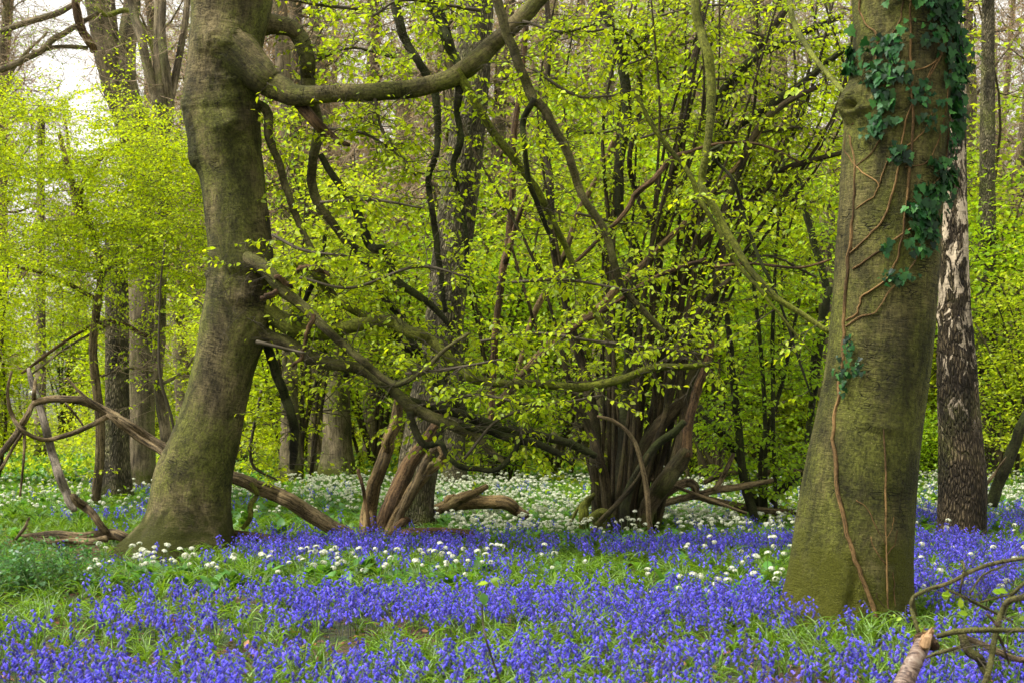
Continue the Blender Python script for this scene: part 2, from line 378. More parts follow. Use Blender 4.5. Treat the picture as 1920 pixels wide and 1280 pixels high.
# ------------------------------------------------------------------ trunks traced by their two edges
def trunk_geo(edges, Y, sides=48, per=8, lobes=5, flare=.22, fh=.5, rough=.02, bumps=(), seed=0., top=None, wrinkle=.004):
    """edges: (row, left px, right px) from top to bottom; returns Geo and a surface lookup"""
    E = catmull(np.array(edges[::-1], float), per)
    rows, c, r = E[:, 0], (E[:, 1] + E[:, 2]) / 2, (E[:, 2] - E[:, 1]) / 2
    P = np.array([at(cc, yy, Y) for cc, yy in zip(c, rows)]); rad = r / F * Y
    base = P[0, 2]
    def disp(rr, th, ln, P_, BK):
        z = P_[:, 2:3] - base + th * 0
        w = np.exp(-np.maximum(z, 0) / fh)
        q = np.stack([np.cos(th) * 1.3 + seed, np.sin(th) * 1.3, ln * .9], -1)
        out = rr * (1 + flare * w * (np.cos(lobes * th + seed) * .6 + .5 * np.cos((lobes - 2) * th + 2 * seed)) + rough * 2 * vnoise(q * 1.3) + rough * vnoise(q * 4))
        wr = fbm(np.stack([np.cos(th) * 5, np.sin(th) * 5, ln * 16], -1), 3)
        msk = np.clip(vnoise(q * 1.1 + 9) * 1.6, 0.15, 1)
        out = out + wrinkle * wr * msk
        for (row, ang, sz, sth, amp) in bumps:   # ang: 0 faces the camera, + to the right
            zc = CH - (row - HOR) / F * Y
            da = (th - R(ang) + np.pi) % (2 * np.pi) - np.pi
            d2 = ((P_[:, 2:3] - zc) / sz) ** 2 + (da / R(sth)) ** 2
            out = out + amp * np.exp(-d2 * (1 + .25 * wr))
            if amp > .02: out = out + .012 * np.exp(-d2 * .3) * np.clip(fbm(np.stack([np.cos(th) * 7, np.sin(th) * 7, ln * 26 + th * 6], -1), 3), -1, .3) + .006 * np.exp(-d2 * .35) * np.sin(np.sqrt(d2) * 7 + 2.5 * wr)
        return out
    g = Geo(); tube(g, P, rad, sides, True, disp)
    o = np.argsort(rows); rs, cs, rd = rows[o], c[o], r[o]
    def surf(px, py, lift=.012):
        cc = np.interp(py, rs, cs); r_ = np.interp(py, rs, rd); u = np.clip((px - cc) / r_, -.995, .995)
        R_ = r_ / F * Y; n = np.array((u, -math.sqrt(1 - u * u), 0))
        return np.array((cc / F * Y - 960 / F * Y, Y, CH - (py - HOR) / F * Y)) + n * (R_ + lift), n
    return g, surf

def branch_pts(tr, Y0, Y1, per=5, wob=.30, seed=None):
    """tr: [(px, py, radius px), ...] -> smooth centre line in space with radii"""
    T = catmull(np.array(tr, float), per); n = len(T); s = np.linspace(0, 1, n)
    Y = Y0 + (Y1 - Y0) * s
    sd_ = rng.uniform(0, 100) if seed is None else seed
    Pn = np.stack([s * n * .22 + sd_, s * 0 + sd_, s * 0], -1)
    P9 = Pn * (4.1, 1, 1) + 11; T = T.copy(); wr_ = np.minimum(T[:, 2], 8); T[:, 0] += wob * wr_ * (vnoise(Pn) + .45 * vnoise(P9)); T[:, 1] += .25 * wob * wr_ * vnoise(P9 + 7); T[:, 1] += .6 * wob * wr_ * vnoise(Pn + 31)
    Y = Y + .12 * vnoise(Pn + 57) * np.sin(np.pi * s)
    P = np.stack([(T[:, 0] - 960) / F * Y, Y, CH - (T[:, 1] - HOR) / F * Y], -1)
    return P, np.maximum(T[:, 2], .8) / F * Y

def knobbly(amt=.10):
    sd_ = rng.uniform(0, 50); amt = amt * .75
    def f(rr, th, ln, P_, BK):
        q = np.stack([np.cos(th) + sd_, np.sin(th), ln / np.maximum(rr.mean(), .01) * .28], -1)
        return rr * (1 + amt * .8 * vnoise(q) + amt * .45 * vnoise(q * (1.6, 1.6, 2.6)))
    return f

# twigs with leaves ----------------------------------------------------------
class Spray:
    def __init__(s): s.tw = Geo(); s.pos = []; s.dir = []; s.up = []; s.size = []
    def twig(s, p, d, L, r, leafsz, gap=.045, sub=2, droop=.0, leafprob=.9):
        n = max(4, int(L / .09)); P = [np.array(p, float)]; d = norm(np.array(d, float))
        for i in range(n):
            d = norm(d + rng.normal(0, .16, 3) + np.array((0, 0, -droop * .12)))
            P.append(P[-1] + d * L / n)
        P = np.array(P); tube(s.tw, P, np.linspace(r, r * .3, len(P)), 3, False)
        if leafprob > 0 and leafsz > 0:
            m = int(L * .85 / gap)
            for k in range(m):
                if rng.random() > leafprob: continue
                t = .15 + .85 * (k + .5) / m; x = t * (len(P) - 1); i = min(int(x), len(P) - 2)
                q = P[i] + (P[i + 1] - P[i]) * (x - i); a = norm(P[i + 1] - P[i])
                side = norm(np.cross(a, (0, 0, 1.)) + 1e-3) * (1 if k % 2 else -1)
                ld = norm(a * .5 + side * .75 + np.array((0, 0, rng.uniform(-1.1, .1))))
                s.pos.append(q); s.dir.append(ld); s.up.append(norm(np.array((0, 0, 1.)) + rng.normal(0, .45, 3))); s.size.append(leafsz * rng.uniform(.55, 1.15))
        if sub > 0:
            for k in range(int(rng.integers(2, 5)) if L > .3 else 1):
                i = int(rng.integers(1, len(P) - 1)); a = norm(P[i + 1] - P[i])
                side = norm(np.cross(a, rng.normal(0, .25, 3) + (0, 0, 1.))) * rng.choice((-1, 1))
                s.twig(P[i], a * .75 + side * .8, L * rng.uniform(.35, .6), r * .6, leafsz, gap, sub - 1, droop, leafprob)
    def from_branch(s, P, r, n, Lr=(.25, .8), leafsz=.07, flat=.35, **kw):
        L = np.concatenate([[0], np.cumsum(np.linalg.norm(np.diff(P, axis=0), axis=1))])
        for _ in range(n):
            l = rng.uniform(.05, 1) * L[-1]; i = min(int(np.searchsorted(L, l)), len(P) - 1)
            d = rng.normal(0, 1, 3); d[2] = d[2] * flat + .02
            s.twig(P[i], d, rng.uniform(*Lr), min(r[i] * .5, .006), leafsz, **kw)
    def arrays(s): return np.array(s.pos), np.array(s.dir), np.array(s.up), np.array(s.size)

def finish_foliage(sp, root, leafmat, twigmat, n_parts=300, T=(HL_V, HL_F), clear=None):
    pos, d, up, sz = sp.arrays()
    if clear is not None:
        for C_, w in clear:
            dist = np.min(np.linalg.norm(pos[:, None, (0, 2)] - C_[None, :, (0, 2)], axis=2), 1); k_ = (dist > w) | (pos[:, 1] > C_[:, 1].mean() + .15) | (rng.random(len(pos)) < .2)
            pos, d, up, sz = pos[k_], d[k_], up[k_], sz[k_]
    part('twigs', sp.tw, twigmat, root, kind='stuff')
    if len(pos) == 0: return
    # the leaves that show largest are objects of their own
    app = sz / pos[:, 1]; pxx = pos[:, 0] / pos[:, 1] * F + 960; pyy = HOR - (pos[:, 2] - CH) / pos[:, 1] * F
    app = np.where((pxx > 0) & (pxx < 1920) & (pyy > 0) & (pyy < 1280), app, 0)
    order = np.argsort(-app); ind = order[:n_parts]; rest = order[n_parts:]
    if n_parts:
        g = Geo(); leaves(g, np.zeros((1, 3)), [[1, 0, 0]], [[0, 0, 1]], 1.0, T); me = g.mesh('leaf', leafmat)
        off = np.array(root.location)
        for i in ind:
            X = norm(d[i]); Yv = norm(np.cross(up[i], X)); Z = np.cross(X, Yv)
            o = link('leaf', me, root)
            mat = Matrix([[X[k] * sz[i], Yv[k] * sz[i], Z[k] * sz[i], pos[i][k] - off[k]] for k in range(3)] + [[0, 0, 0, 1]])
            o.matrix_local = mat
    g = Geo(); leaves(g, pos[rest], d[rest], up[rest], sz[rest], T); part('foliage', g, leafmat, root, smooth=True, kind='stuff')

# ================================================================== LEFT BEECH
YL = 14.7
LE = [(-70, 352, 512), (-30, 354, 510), (0, 356, 508), (50, 357, 497), (90, 354, 490), (130, 351, 484), (170, 346, 484), (200, 345, 487), (240, 349, 489), (280, 356, 491), (310, 368, 494), (340, 376, 497),
      (400, 383, 503), (450, 389, 508), (480, 390, 511), (510, 391, 514), (540, 387, 513), (570, 383, 510), (620, 374, 500), (680, 365, 480), (740, 352, 466), (800, 333, 455), (850, 312, 444), (900, 290, 436),
      (950, 281, 434), (990, 268, 440), (1020, 248, 452), (1045, 228, 466), (1070, 216, 476)]
root = thing('beech_tree', 'thick leaning grey-brown beech on the left with a heavy limb reaching right', 'tree', at(345, 1050, YL))
BL = root
g, surfL = trunk_geo(LE, YL, 96, 11, 5, .30, .28, .018, seed=1.7, wrinkle=.007, bumps=[
    (90, 8, .17, 36, .10), (118, 38, .13, 30, .10), (160, 40, .07, 25, .06), (190, 50, .09, 20, .04), (248, 22, .10, 20, .075), (250, 30, .035, 8, -.045), (200, -60, .15, 25, .03), (290, -70, .10, 20, .035), (305, 42, .05, 12, .03),
    (500, 45, .09, 20, .06), (520, -75, .05, 18, .04), (560, 20, .06, 22, .035), (590, 55, .11, 24, .07), (620, 62, .09, 20, .05), (790, 50, .04, 22, .015), (520, 10, .04, 40, -.02), (215, 10, .03, 40, -.015)])
part('trunk', g, M['beech'], root)
dk, lm, mo = M['darklimb'], M['limb'], M['mossy']
# traced limbs: (points, start depth offset, end depth offset, material, sprays)
LB = [
    ([(392, 30, 26), (412, 66, 44), (440, 100, 48), (470, 128, 39), (496, 149, 30), (524, 165, 25), (555, 180, 21), (600, 178, 17), (660, 173, 17), (720, 172, 17), (780, 166, 17), (830, 152, 17), (868, 135, 18), (900, 108, 18), (940, 70, 16), (980, 33, 15), (1020, -12, 15), (1060, -60, 14)], -.14, -.9, M['beech'], 5),
    ([(470, 45, 26), (515, 46, 18), (545, 54, 16), (566, 75, 16), (574, 110, 15), (577, 150, 14), (588, 195, 12), (596, 240, 10), (588, 300, 9), (585, 345, 9), (598, 385, 9), (625, 420, 8), (650, 455, 7)], .15, .5, lm, 16),
    ([(560, 188, 13), (572, 205, 11), (600, 237, 10), (630, 262, 7), (656, 273, 3)], -.3, -.45, M['deadred'], 0),
    ([(470, 200, 12), (488, 198, 9), (503, 216, 9), (504, 260, 8), (520, 300, 7), (538, 350, 7), (551, 395, 7), (568, 435, 6), (590, 480, 6), (612, 530, 5), (640, 570, 4)], -.15, .1, lm, 14),
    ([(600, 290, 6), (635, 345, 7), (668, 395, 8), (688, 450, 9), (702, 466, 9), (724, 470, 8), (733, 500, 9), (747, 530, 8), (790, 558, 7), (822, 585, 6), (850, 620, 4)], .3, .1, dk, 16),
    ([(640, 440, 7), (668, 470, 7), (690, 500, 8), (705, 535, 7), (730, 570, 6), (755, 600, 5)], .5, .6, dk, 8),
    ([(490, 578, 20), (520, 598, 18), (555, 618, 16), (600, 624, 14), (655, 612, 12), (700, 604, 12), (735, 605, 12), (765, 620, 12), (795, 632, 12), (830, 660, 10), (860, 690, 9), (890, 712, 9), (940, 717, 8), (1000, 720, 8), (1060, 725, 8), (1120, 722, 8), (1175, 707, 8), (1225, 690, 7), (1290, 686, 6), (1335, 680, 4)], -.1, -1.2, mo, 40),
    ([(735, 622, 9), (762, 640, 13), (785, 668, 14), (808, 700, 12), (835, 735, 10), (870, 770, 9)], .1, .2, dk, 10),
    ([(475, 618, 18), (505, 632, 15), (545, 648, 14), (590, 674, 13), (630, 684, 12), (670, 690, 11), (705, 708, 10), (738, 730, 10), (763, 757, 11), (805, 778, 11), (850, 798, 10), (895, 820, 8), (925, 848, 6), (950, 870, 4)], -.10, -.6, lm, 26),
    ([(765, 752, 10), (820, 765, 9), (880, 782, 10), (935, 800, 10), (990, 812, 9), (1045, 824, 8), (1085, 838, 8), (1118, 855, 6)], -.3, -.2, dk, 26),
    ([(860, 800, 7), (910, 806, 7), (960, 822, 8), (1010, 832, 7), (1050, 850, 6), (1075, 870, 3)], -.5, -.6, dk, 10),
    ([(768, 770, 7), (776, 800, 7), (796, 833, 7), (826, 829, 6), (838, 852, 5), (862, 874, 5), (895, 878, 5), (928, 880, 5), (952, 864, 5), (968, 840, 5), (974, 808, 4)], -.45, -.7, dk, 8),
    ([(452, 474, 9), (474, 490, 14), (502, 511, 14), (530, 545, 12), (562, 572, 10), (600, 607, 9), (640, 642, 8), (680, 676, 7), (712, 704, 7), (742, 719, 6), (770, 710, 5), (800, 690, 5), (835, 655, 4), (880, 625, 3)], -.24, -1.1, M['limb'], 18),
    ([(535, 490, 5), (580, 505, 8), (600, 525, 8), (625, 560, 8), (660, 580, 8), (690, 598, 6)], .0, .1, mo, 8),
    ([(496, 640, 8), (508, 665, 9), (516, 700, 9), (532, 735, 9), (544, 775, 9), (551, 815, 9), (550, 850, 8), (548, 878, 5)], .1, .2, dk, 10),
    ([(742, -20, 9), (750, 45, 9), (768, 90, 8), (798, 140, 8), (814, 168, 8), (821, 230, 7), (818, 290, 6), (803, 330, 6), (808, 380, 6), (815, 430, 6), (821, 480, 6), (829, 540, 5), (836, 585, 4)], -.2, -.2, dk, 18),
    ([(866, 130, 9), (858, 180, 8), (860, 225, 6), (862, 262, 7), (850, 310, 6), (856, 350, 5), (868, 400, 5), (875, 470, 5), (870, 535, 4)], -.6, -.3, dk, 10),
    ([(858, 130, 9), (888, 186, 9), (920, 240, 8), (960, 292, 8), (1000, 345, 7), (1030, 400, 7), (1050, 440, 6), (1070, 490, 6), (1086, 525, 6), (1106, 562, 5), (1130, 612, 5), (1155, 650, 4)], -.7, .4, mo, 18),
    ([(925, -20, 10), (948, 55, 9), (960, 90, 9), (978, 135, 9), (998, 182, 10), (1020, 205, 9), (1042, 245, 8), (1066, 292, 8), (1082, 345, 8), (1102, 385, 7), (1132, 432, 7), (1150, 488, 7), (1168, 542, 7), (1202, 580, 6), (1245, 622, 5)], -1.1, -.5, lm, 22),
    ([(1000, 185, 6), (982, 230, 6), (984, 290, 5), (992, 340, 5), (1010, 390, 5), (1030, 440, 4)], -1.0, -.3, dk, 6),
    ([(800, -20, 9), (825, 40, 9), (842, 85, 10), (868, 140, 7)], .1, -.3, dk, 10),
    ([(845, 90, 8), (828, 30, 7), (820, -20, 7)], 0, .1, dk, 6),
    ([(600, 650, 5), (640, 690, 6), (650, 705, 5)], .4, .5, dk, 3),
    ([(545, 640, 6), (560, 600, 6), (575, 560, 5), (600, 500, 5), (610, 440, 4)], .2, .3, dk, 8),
]
sp = Spray(); CLR = []
for li, (tr, a, b, m, ns) in enumerate(LB):
    P, r = branch_pts(tr, YL + a, YL + b, 6)
    if li in (0, 1, 6, 8, 9, 12, 15, 18): CLR.append((P[::2], .11 if li else .16))
    g = Geo(); tube(g, P, r, 14 if tr[0][2] > 14 else 9, True, knobbly(.09)); part('branch', g, m, root)
    low = P[:, 2].mean() < CH + (HOR - 745) / F * YL
    sp.from_branch(P, r, int(ns * (.65 if low else 1.25)), (.2, .75), .069, gap=.045, sub=2)
    sp.from_branch(P, r, ns // 3, (.3, .9), 0, sub=2, leafprob=0)
# long sprays that sweep through the middle and over the trunk
for tr, a, b, n in [([(510, 440, 3), (570, 470, 3), (650, 480, 2)], -.6, -.9, 9), ([(900, 640, 3), (1000, 625, 3), (1120, 640, 3), (1260, 655, 2), (1330, 665, 2)], -1.1, -1.4, 16), ([(760, 700, 3), (850, 690, 3), (960, 670, 2)], -.9, -1.2, 9), ([(800, 760, 3), (900, 740, 3), (1010, 760, 3), (1130, 740, 2)], -.9, -1.2, 12), ([(560, 520, 3), (660, 540, 3), (780, 500, 3), (880, 520, 2)], -.7, -1.1, 10),
                    ([(960, 530, 3), (1060, 525, 3), (1180, 545, 2)], -.8, -1, 9), ([(600, 380, 3), (700, 375, 3), (790, 390, 2)], -.6, -.8, 9),
                    ([(870, 860, 3), (930, 790, 3), (1000, 770, 3), (1090, 800, 2)], -.8, -1, 9), ([(700, 20, 4), (600, 10, 3), (540, 0, 2)], -.6, -1.0, 8), ([(900, 20, 4), (760, 0, 3), (700, 30, 3)], -.8, -1.1, 9),
                    ([(440, 590, 3), (400, 580, 2), (360, 560, 2)], .6, .8, 5), ([(1000, 130, 3), (1080, 180, 3), (1150, 180, 2)], -.8, -.9, 9), ([(590, 240, 3), (680, 250, 3), (760, 300, 2)], -.2, -.4, 10), ([(700, 172, 3), (720, 250, 3), (780, 330, 2)], -.6, -.6, 9), ([(980, 40, 3), (1060, 60, 3), (1150, 30, 2)], -.9, -1.1, 10), ([(580, 120, 3), (660, 90, 3), (740, 110, 2)], .2, .3, 10),
                    ([(480, 640, 4), (540, 655, 3), (575, 662, 2)], -.7, -.8, 0), ([(490, 730, 3), (470, 860, 3), (520, 900, 2)], .6, .7, 8)]:
    P, r = branch_pts(tr, YL + a, YL + b, 6); tube(sp.tw, P, r, 5)
    if n: sp.from_branch(P, r, int(n * 2.7), (.2, .6), .070, gap=.042, sub=1)
# outer sprays hanging behind the great limb, in front of the oak
for k in range(95):
    px, py = rng.uniform(600, 1010), rng.uniform(60, 640)
    if vnoise(np.array([px / 60., py / 30., 4.4])) < -.25: continue
    sp.twig(at(px, py, YL + rng.uniform(.5, 1.9)), rng.normal(0, 1, 3) * (1, 1, .2), rng.uniform(.3, .8), .004, .066, gap=.045, sub=2)
# bare tangle in front of the trunk scars
for k in range(16):
    p0, _ = surfL(rng.uniform(420, 500), rng.uniform(505, 600)); sp.twig(p0 + (0, -.02, 0), rng.normal(0, 1, 3) * (1, .3, .8) + (0, -.5, 0), rng.uniform(.2, .5), .004, 0, sub=2, leafprob=0)
finish_foliage(sp, root, M['leafA'], M['twig'], 300, clear=CLR)
# curled strips of dead bark hanging on the limbs
for tr, o in [([(486, 560, 5), (505, 553, 6), (518, 540, 6), (522, 522, 5), (538, 528, 5), (546, 540, 3)], -.46), ([(560, 508, 5), (580, 500, 6), (600, 505, 5), (618, 515, 3)], -.3), ([(584, 590, 5), (580, 615, 5), (570, 645, 4), (566, 672, 4), (548, 685, 3)], -.75)]:
    P, r = branch_pts(tr, YL + o, YL + o, 6, 1.2); g = Geo(); tube(g, P, r, 7, True, knobbly(.2)); part('dead_stub', g, M['deadred'], root)

# ================================================================== RIGHT BEECH, IVY
YR = 10.1
RE = [(-70, 1598, 1800), (0, 1600, 1792), (60, 1601, 1788), (110, 1599, 1784), (150, 1593, 1781), (190, 1588, 1778), (240, 1585, 1776), (300, 1580, 1770), (400, 1574, 1764), (500, 1566, 1757), (600, 1559, 1750),
      (700, 1549, 1740), (800, 1529, 1727), (900, 1507, 1717), (1000, 1490, 1709), (1060, 1479, 1706), (1110, 1469, 1705), (1145, 1457, 1709), (1175, 1438, 1718), (1210, 1412, 1732)]
rb = thing('beech_tree', 'broad straight greenish beech trunk on the right with ivy climbing it', 'tree', at(1585, 1188, YR))
g, surfR = trunk_geo(RE, YR, 110, 12, 7, .20, .26, .010, seed=3.1, wrinkle=.005, bumps=[
    (205, -72, .10, 20, .10), (212, -64, .028, 6.5, -.11), (215, -50, .12, 22, .03), (800, 0, .018, 26, .012), (808, 0, .015, 22, -.016), (760, -8, .02, 14, .008), (900, 25, .03, 12, .01), (1110, -8, .22, 5, -.035), (1150, 35, .12, 12, .03), (1150, -50, .12, 14, .03)])
part('trunk', g, M['beech2'], rb)

iv = thing('ivy', 'dark green ivy with brown stems climbing the broad right-hand beech trunk', 'climbing plant', surfR(1613, 1165)[0])
IVS = [
    [(1613, 1165, 6), (1606, 1120, 7), (1590, 1075, 6), (1575, 1030, 6), (1562, 980, 6), (1552, 920, 6), (1549, 870, 6), (1549, 800, 5), (1560, 740, 5), (1568, 660, 5), (1573, 600, 5), (1578, 520, 5), (1583, 450, 5), (1588, 400, 4), (1590, 350, 4), (1590, 300, 3), (1586, 260, 3)],
    [(1574, 605, 3), (1590, 590, 3), (1600, 560, 3), (1640, 530, 3), (1660, 480, 3), (1672, 400, 4), (1680, 300, 4), (1684, 220, 4), (1682, 150, 4), (1680, 60, 3), (1682, 0, 3)],
    [(1574, 615, 3), (1595, 598, 3), (1620, 590, 2), (1645, 552, 2), (1690, 500, 2), (1700, 460, 2)],
    [(1584, 480, 3), (1610, 450, 3), (1635, 420, 3), (1655, 350, 3), (1662, 310, 3), (1672, 250, 3), (1690, 200, 2), (1720, 160, 2), (1745, 110, 3), (1760, 40, 3)],
    [(1586, 510, 3), (1620, 485, 3), (1665, 450, 3), (1700, 430, 2)],
    [(1590, 400, 2), (1618, 380, 2), (1625, 358, 2), (1600, 330, 2), (1582, 290, 2), (1581, 250, 2)],
    [(1626, 358, 2), (1640, 320, 2), (1668, 295, 2), (1700, 270, 2), (1720, 235, 2), (1740, 200, 2)],
    [(1575, 205, 4), (1600, 178, 4), (1622, 150, 3), (1630, 90, 3), (1615, 60, 2), (1605, 20, 3), (1603, -10, 2)],
    [(1672, 330, 2), (1710, 320, 2), (1730, 290, 2), (1750, 230, 3), (1762, 150, 3), (1770, 60, 3), (1775, 0, 3)],
    [(1680, 200, 2), (1700, 185, 2), (1730, 130, 2), (1735, 90, 2)], [(1683, 155, 2), (1715, 145, 2), (1745, 120, 2)],
    [(1630, 100, 2), (1655, 80, 2), (1668, 40, 2), (1672, 0, 2)], [(1592, 240, 2), (1625, 215, 2), (1640, 170, 2), (1660, 130, 2), (1665, 110, 2)],
    [(1594, 320, 2), (1615, 300, 2), (1634, 270, 2)], [(1700, 480, 2), (1705, 420, 2), (1715, 370, 2), (1745, 340, 2), (1760, 300, 3), (1770, 230, 3)],
    [(1635, 1140, 3), (1634, 1080, 3), (1633, 1000, 3), (1634, 900, 3), (1632, 800, 2)],
    [(1633, 1045, 2), (1612, 1018, 2), (1605, 995, 1.5)], [(1633, 1010, 2), (1612, 975, 2), (1600, 945, 1.5), (1580, 930, 1.5)], [(1634, 1030, 2), (1650, 1010, 1.5), (1657, 985, 1.5)], [(1634, 1125, 2), (1618, 1110, 1.5), (1614, 1095, 1.2)],
    [(1651, 1128, 2), (1650, 1090, 1.5), (1648, 1060, 1.2)], [(1634, 1000, 2), (1645, 980, 1.5), (1650, 960, 1.2)],
]
for tr in IVS:
    T = catmull(np.array(tr, float), 7); n = len(T)
    T[:, 0] += 2.2 * vnoise(np.stack([np.arange(n) * .45, np.full(n, rng.uniform(0, 90)), np.zeros(n)], -1))
    P = np.array([surfR(x, y, .004)[0] for x, y, _ in T]); g = Geo(); tube(g, P, T[:, 2] * .66 / F * YR, 7, True, knobbly(.15)); part('stem', g, M['vine'], iv)
g = Geo(); leaves(g, np.zeros((1, 3)), [[1, 0, 0]], [[0, 0, 1]], 1.0, (IV_V, IV_F)); ivme = g.mesh('leaf', M['ivy'], smooth=False)
# clusters: px, py, spread x, spread y, count, size cm
CL = [(1770, 30, 34, 45, 40, 8), (1800, 110, 18, 55, 26, 8), (1795, 210, 14, 50, 20, 8), (1720, 20, 35, 22, 18, 7.5), (1700, 90, 60, 22, 10, 7), (1775, 130, 26, 45, 24, 8), (1770, 240, 22, 50, 18, 7.5),
      (1660, 12, 20, 12, 8, 6.5), (1630, 100, 30, 12, 10, 7), (1600, 130, 16, 16, 9, 7), (1622, 160, 18, 16, 9, 7), (1656, 130, 20, 14, 8, 6.5), (1655, 160, 16, 14, 9, 6.5), (1635, 200, 18, 18, 9, 6.5), (1640, 245, 22, 14, 8, 6.5),
      (1700, 200, 30, 22, 8, 6.5), (1715, 240, 20, 16, 6, 6), (1625, 265, 18, 10, 4, 6), (1664, 305, 14, 12, 8, 6.5), (1740, 330, 22, 20, 14, 6.5), (1725, 365, 28, 14, 14, 7), (1700, 400, 24, 20, 20, 7), (1710, 430, 26, 22, 18, 7.5),
      (1690, 465, 24, 16, 9, 6.5), (1640, 475, 10, 12, 3, 7), (1655, 528, 22, 12, 12, 5), (1580, 650, 6, 16, 7, 4.2), (1572, 690, 10, 14, 9, 4.5), (1595, 690, 8, 14, 5, 4), (1570, 720, 5, 18, 5, 4.5), (1590, 100, 14, 20, 7, 8), (1778, 350, 10, 40, 8, 8)]
cnt = 0; ivx = Geo()
for (x, y, sx, sy, n, s) in CL:
    for k in range(int(n * 3.3)):
        px, py = rng.normal(x, sx * .6), rng.normal(y, sy * .7)
        c, nn = surfR(px, py, rng.uniform(.02, .06))
        if px > 1775: c = at(px, py, YR + rng.uniform(-.15, .1)); nn = norm(np.array((.6, -.8, .2)))
        d = norm(np.array((rng.normal(0, .5), -.25, -1.0 + rng.normal(0, .4)))); up = norm(nn + rng.normal(0, .38, 3) + (0, 0, .35))
        Xv = norm(d - up * .0); Yv = norm(np.cross(up, Xv)); Z = np.cross(Xv, Yv); z = s / 100 * (.42 + .66 * rng.random() ** 1.2)
        if cnt >= 300 or (cnt > 40 and rng.random() > .3): leaves(ivx, c[None], Xv[None], up[None], z, (IV_V, IV_F)); continue
        o = link('leaf', ivme, iv); off = np.array(iv.location)
        o.matrix_local = Matrix([[Xv[q] * z, Yv[q] * z, Z[q] * z, c[q] - off[q]] for q in range(3)] + [[0, 0, 0, 1]]); cnt += 1

part('foliage', ivx, M['ivy'], iv, smooth=False, kind='stuff')

# ================================================================== BIRCH
YB = 15.7
BE = [(-70, 1768, 1800), (0, 1768, 1802), (200, 1769, 1810), (400, 1766, 1814), (500, 1762, 1816), (600, 1760, 1821), (700, 1758, 1831), (800, 1759, 1838), (900, 1761, 1847), (970, 1758, 1846), (1010, 1752, 1846), (1045, 1744, 1850)]
bt = thing('birch_tree', 'silver birch with peeling white bark above dark cracked bark behind the right beech', 'tree', at(1798, 1015, YB))
g, surfB = trunk_geo(BE, YB, 64, 11, 5, .10, .25, .03, seed=5, wrinkle=.014, bumps=[(445, -50, .05, 20, .03), (590, -80, .06, 22, .05)])
part('trunk', g, M['birch'], bt)

def multi(root, Y, trs, m, sides=9, knob=.1, name='stem', per=6, thin=1.0):
    out = []
    for t in trs:
        tr, a, b = t[:3]; gr = HOR + (CH + .06) / (Y + a) * F
        if tr[0][1] > 955 and tr[0][1] < gr and name == 'stem': f_ = (gr - tr[0][1]) / max(8, tr[0][1] - tr[1][1]); tr = [(tr[0][0] + (tr[0][0] - tr[1][0]) * f_ * .7, gr, tr[0][2] * 1.05)] + list(tr)
        mm = t[3] if len(t) > 3 else m
        P, r = branch_pts(tr, Y + a, Y + b, per); r = r * thin; g = Geo(); tube(g, P, r, sides, True, knobbly(knob)); part(name, g, mm, root); out.append((P, r))
    return out

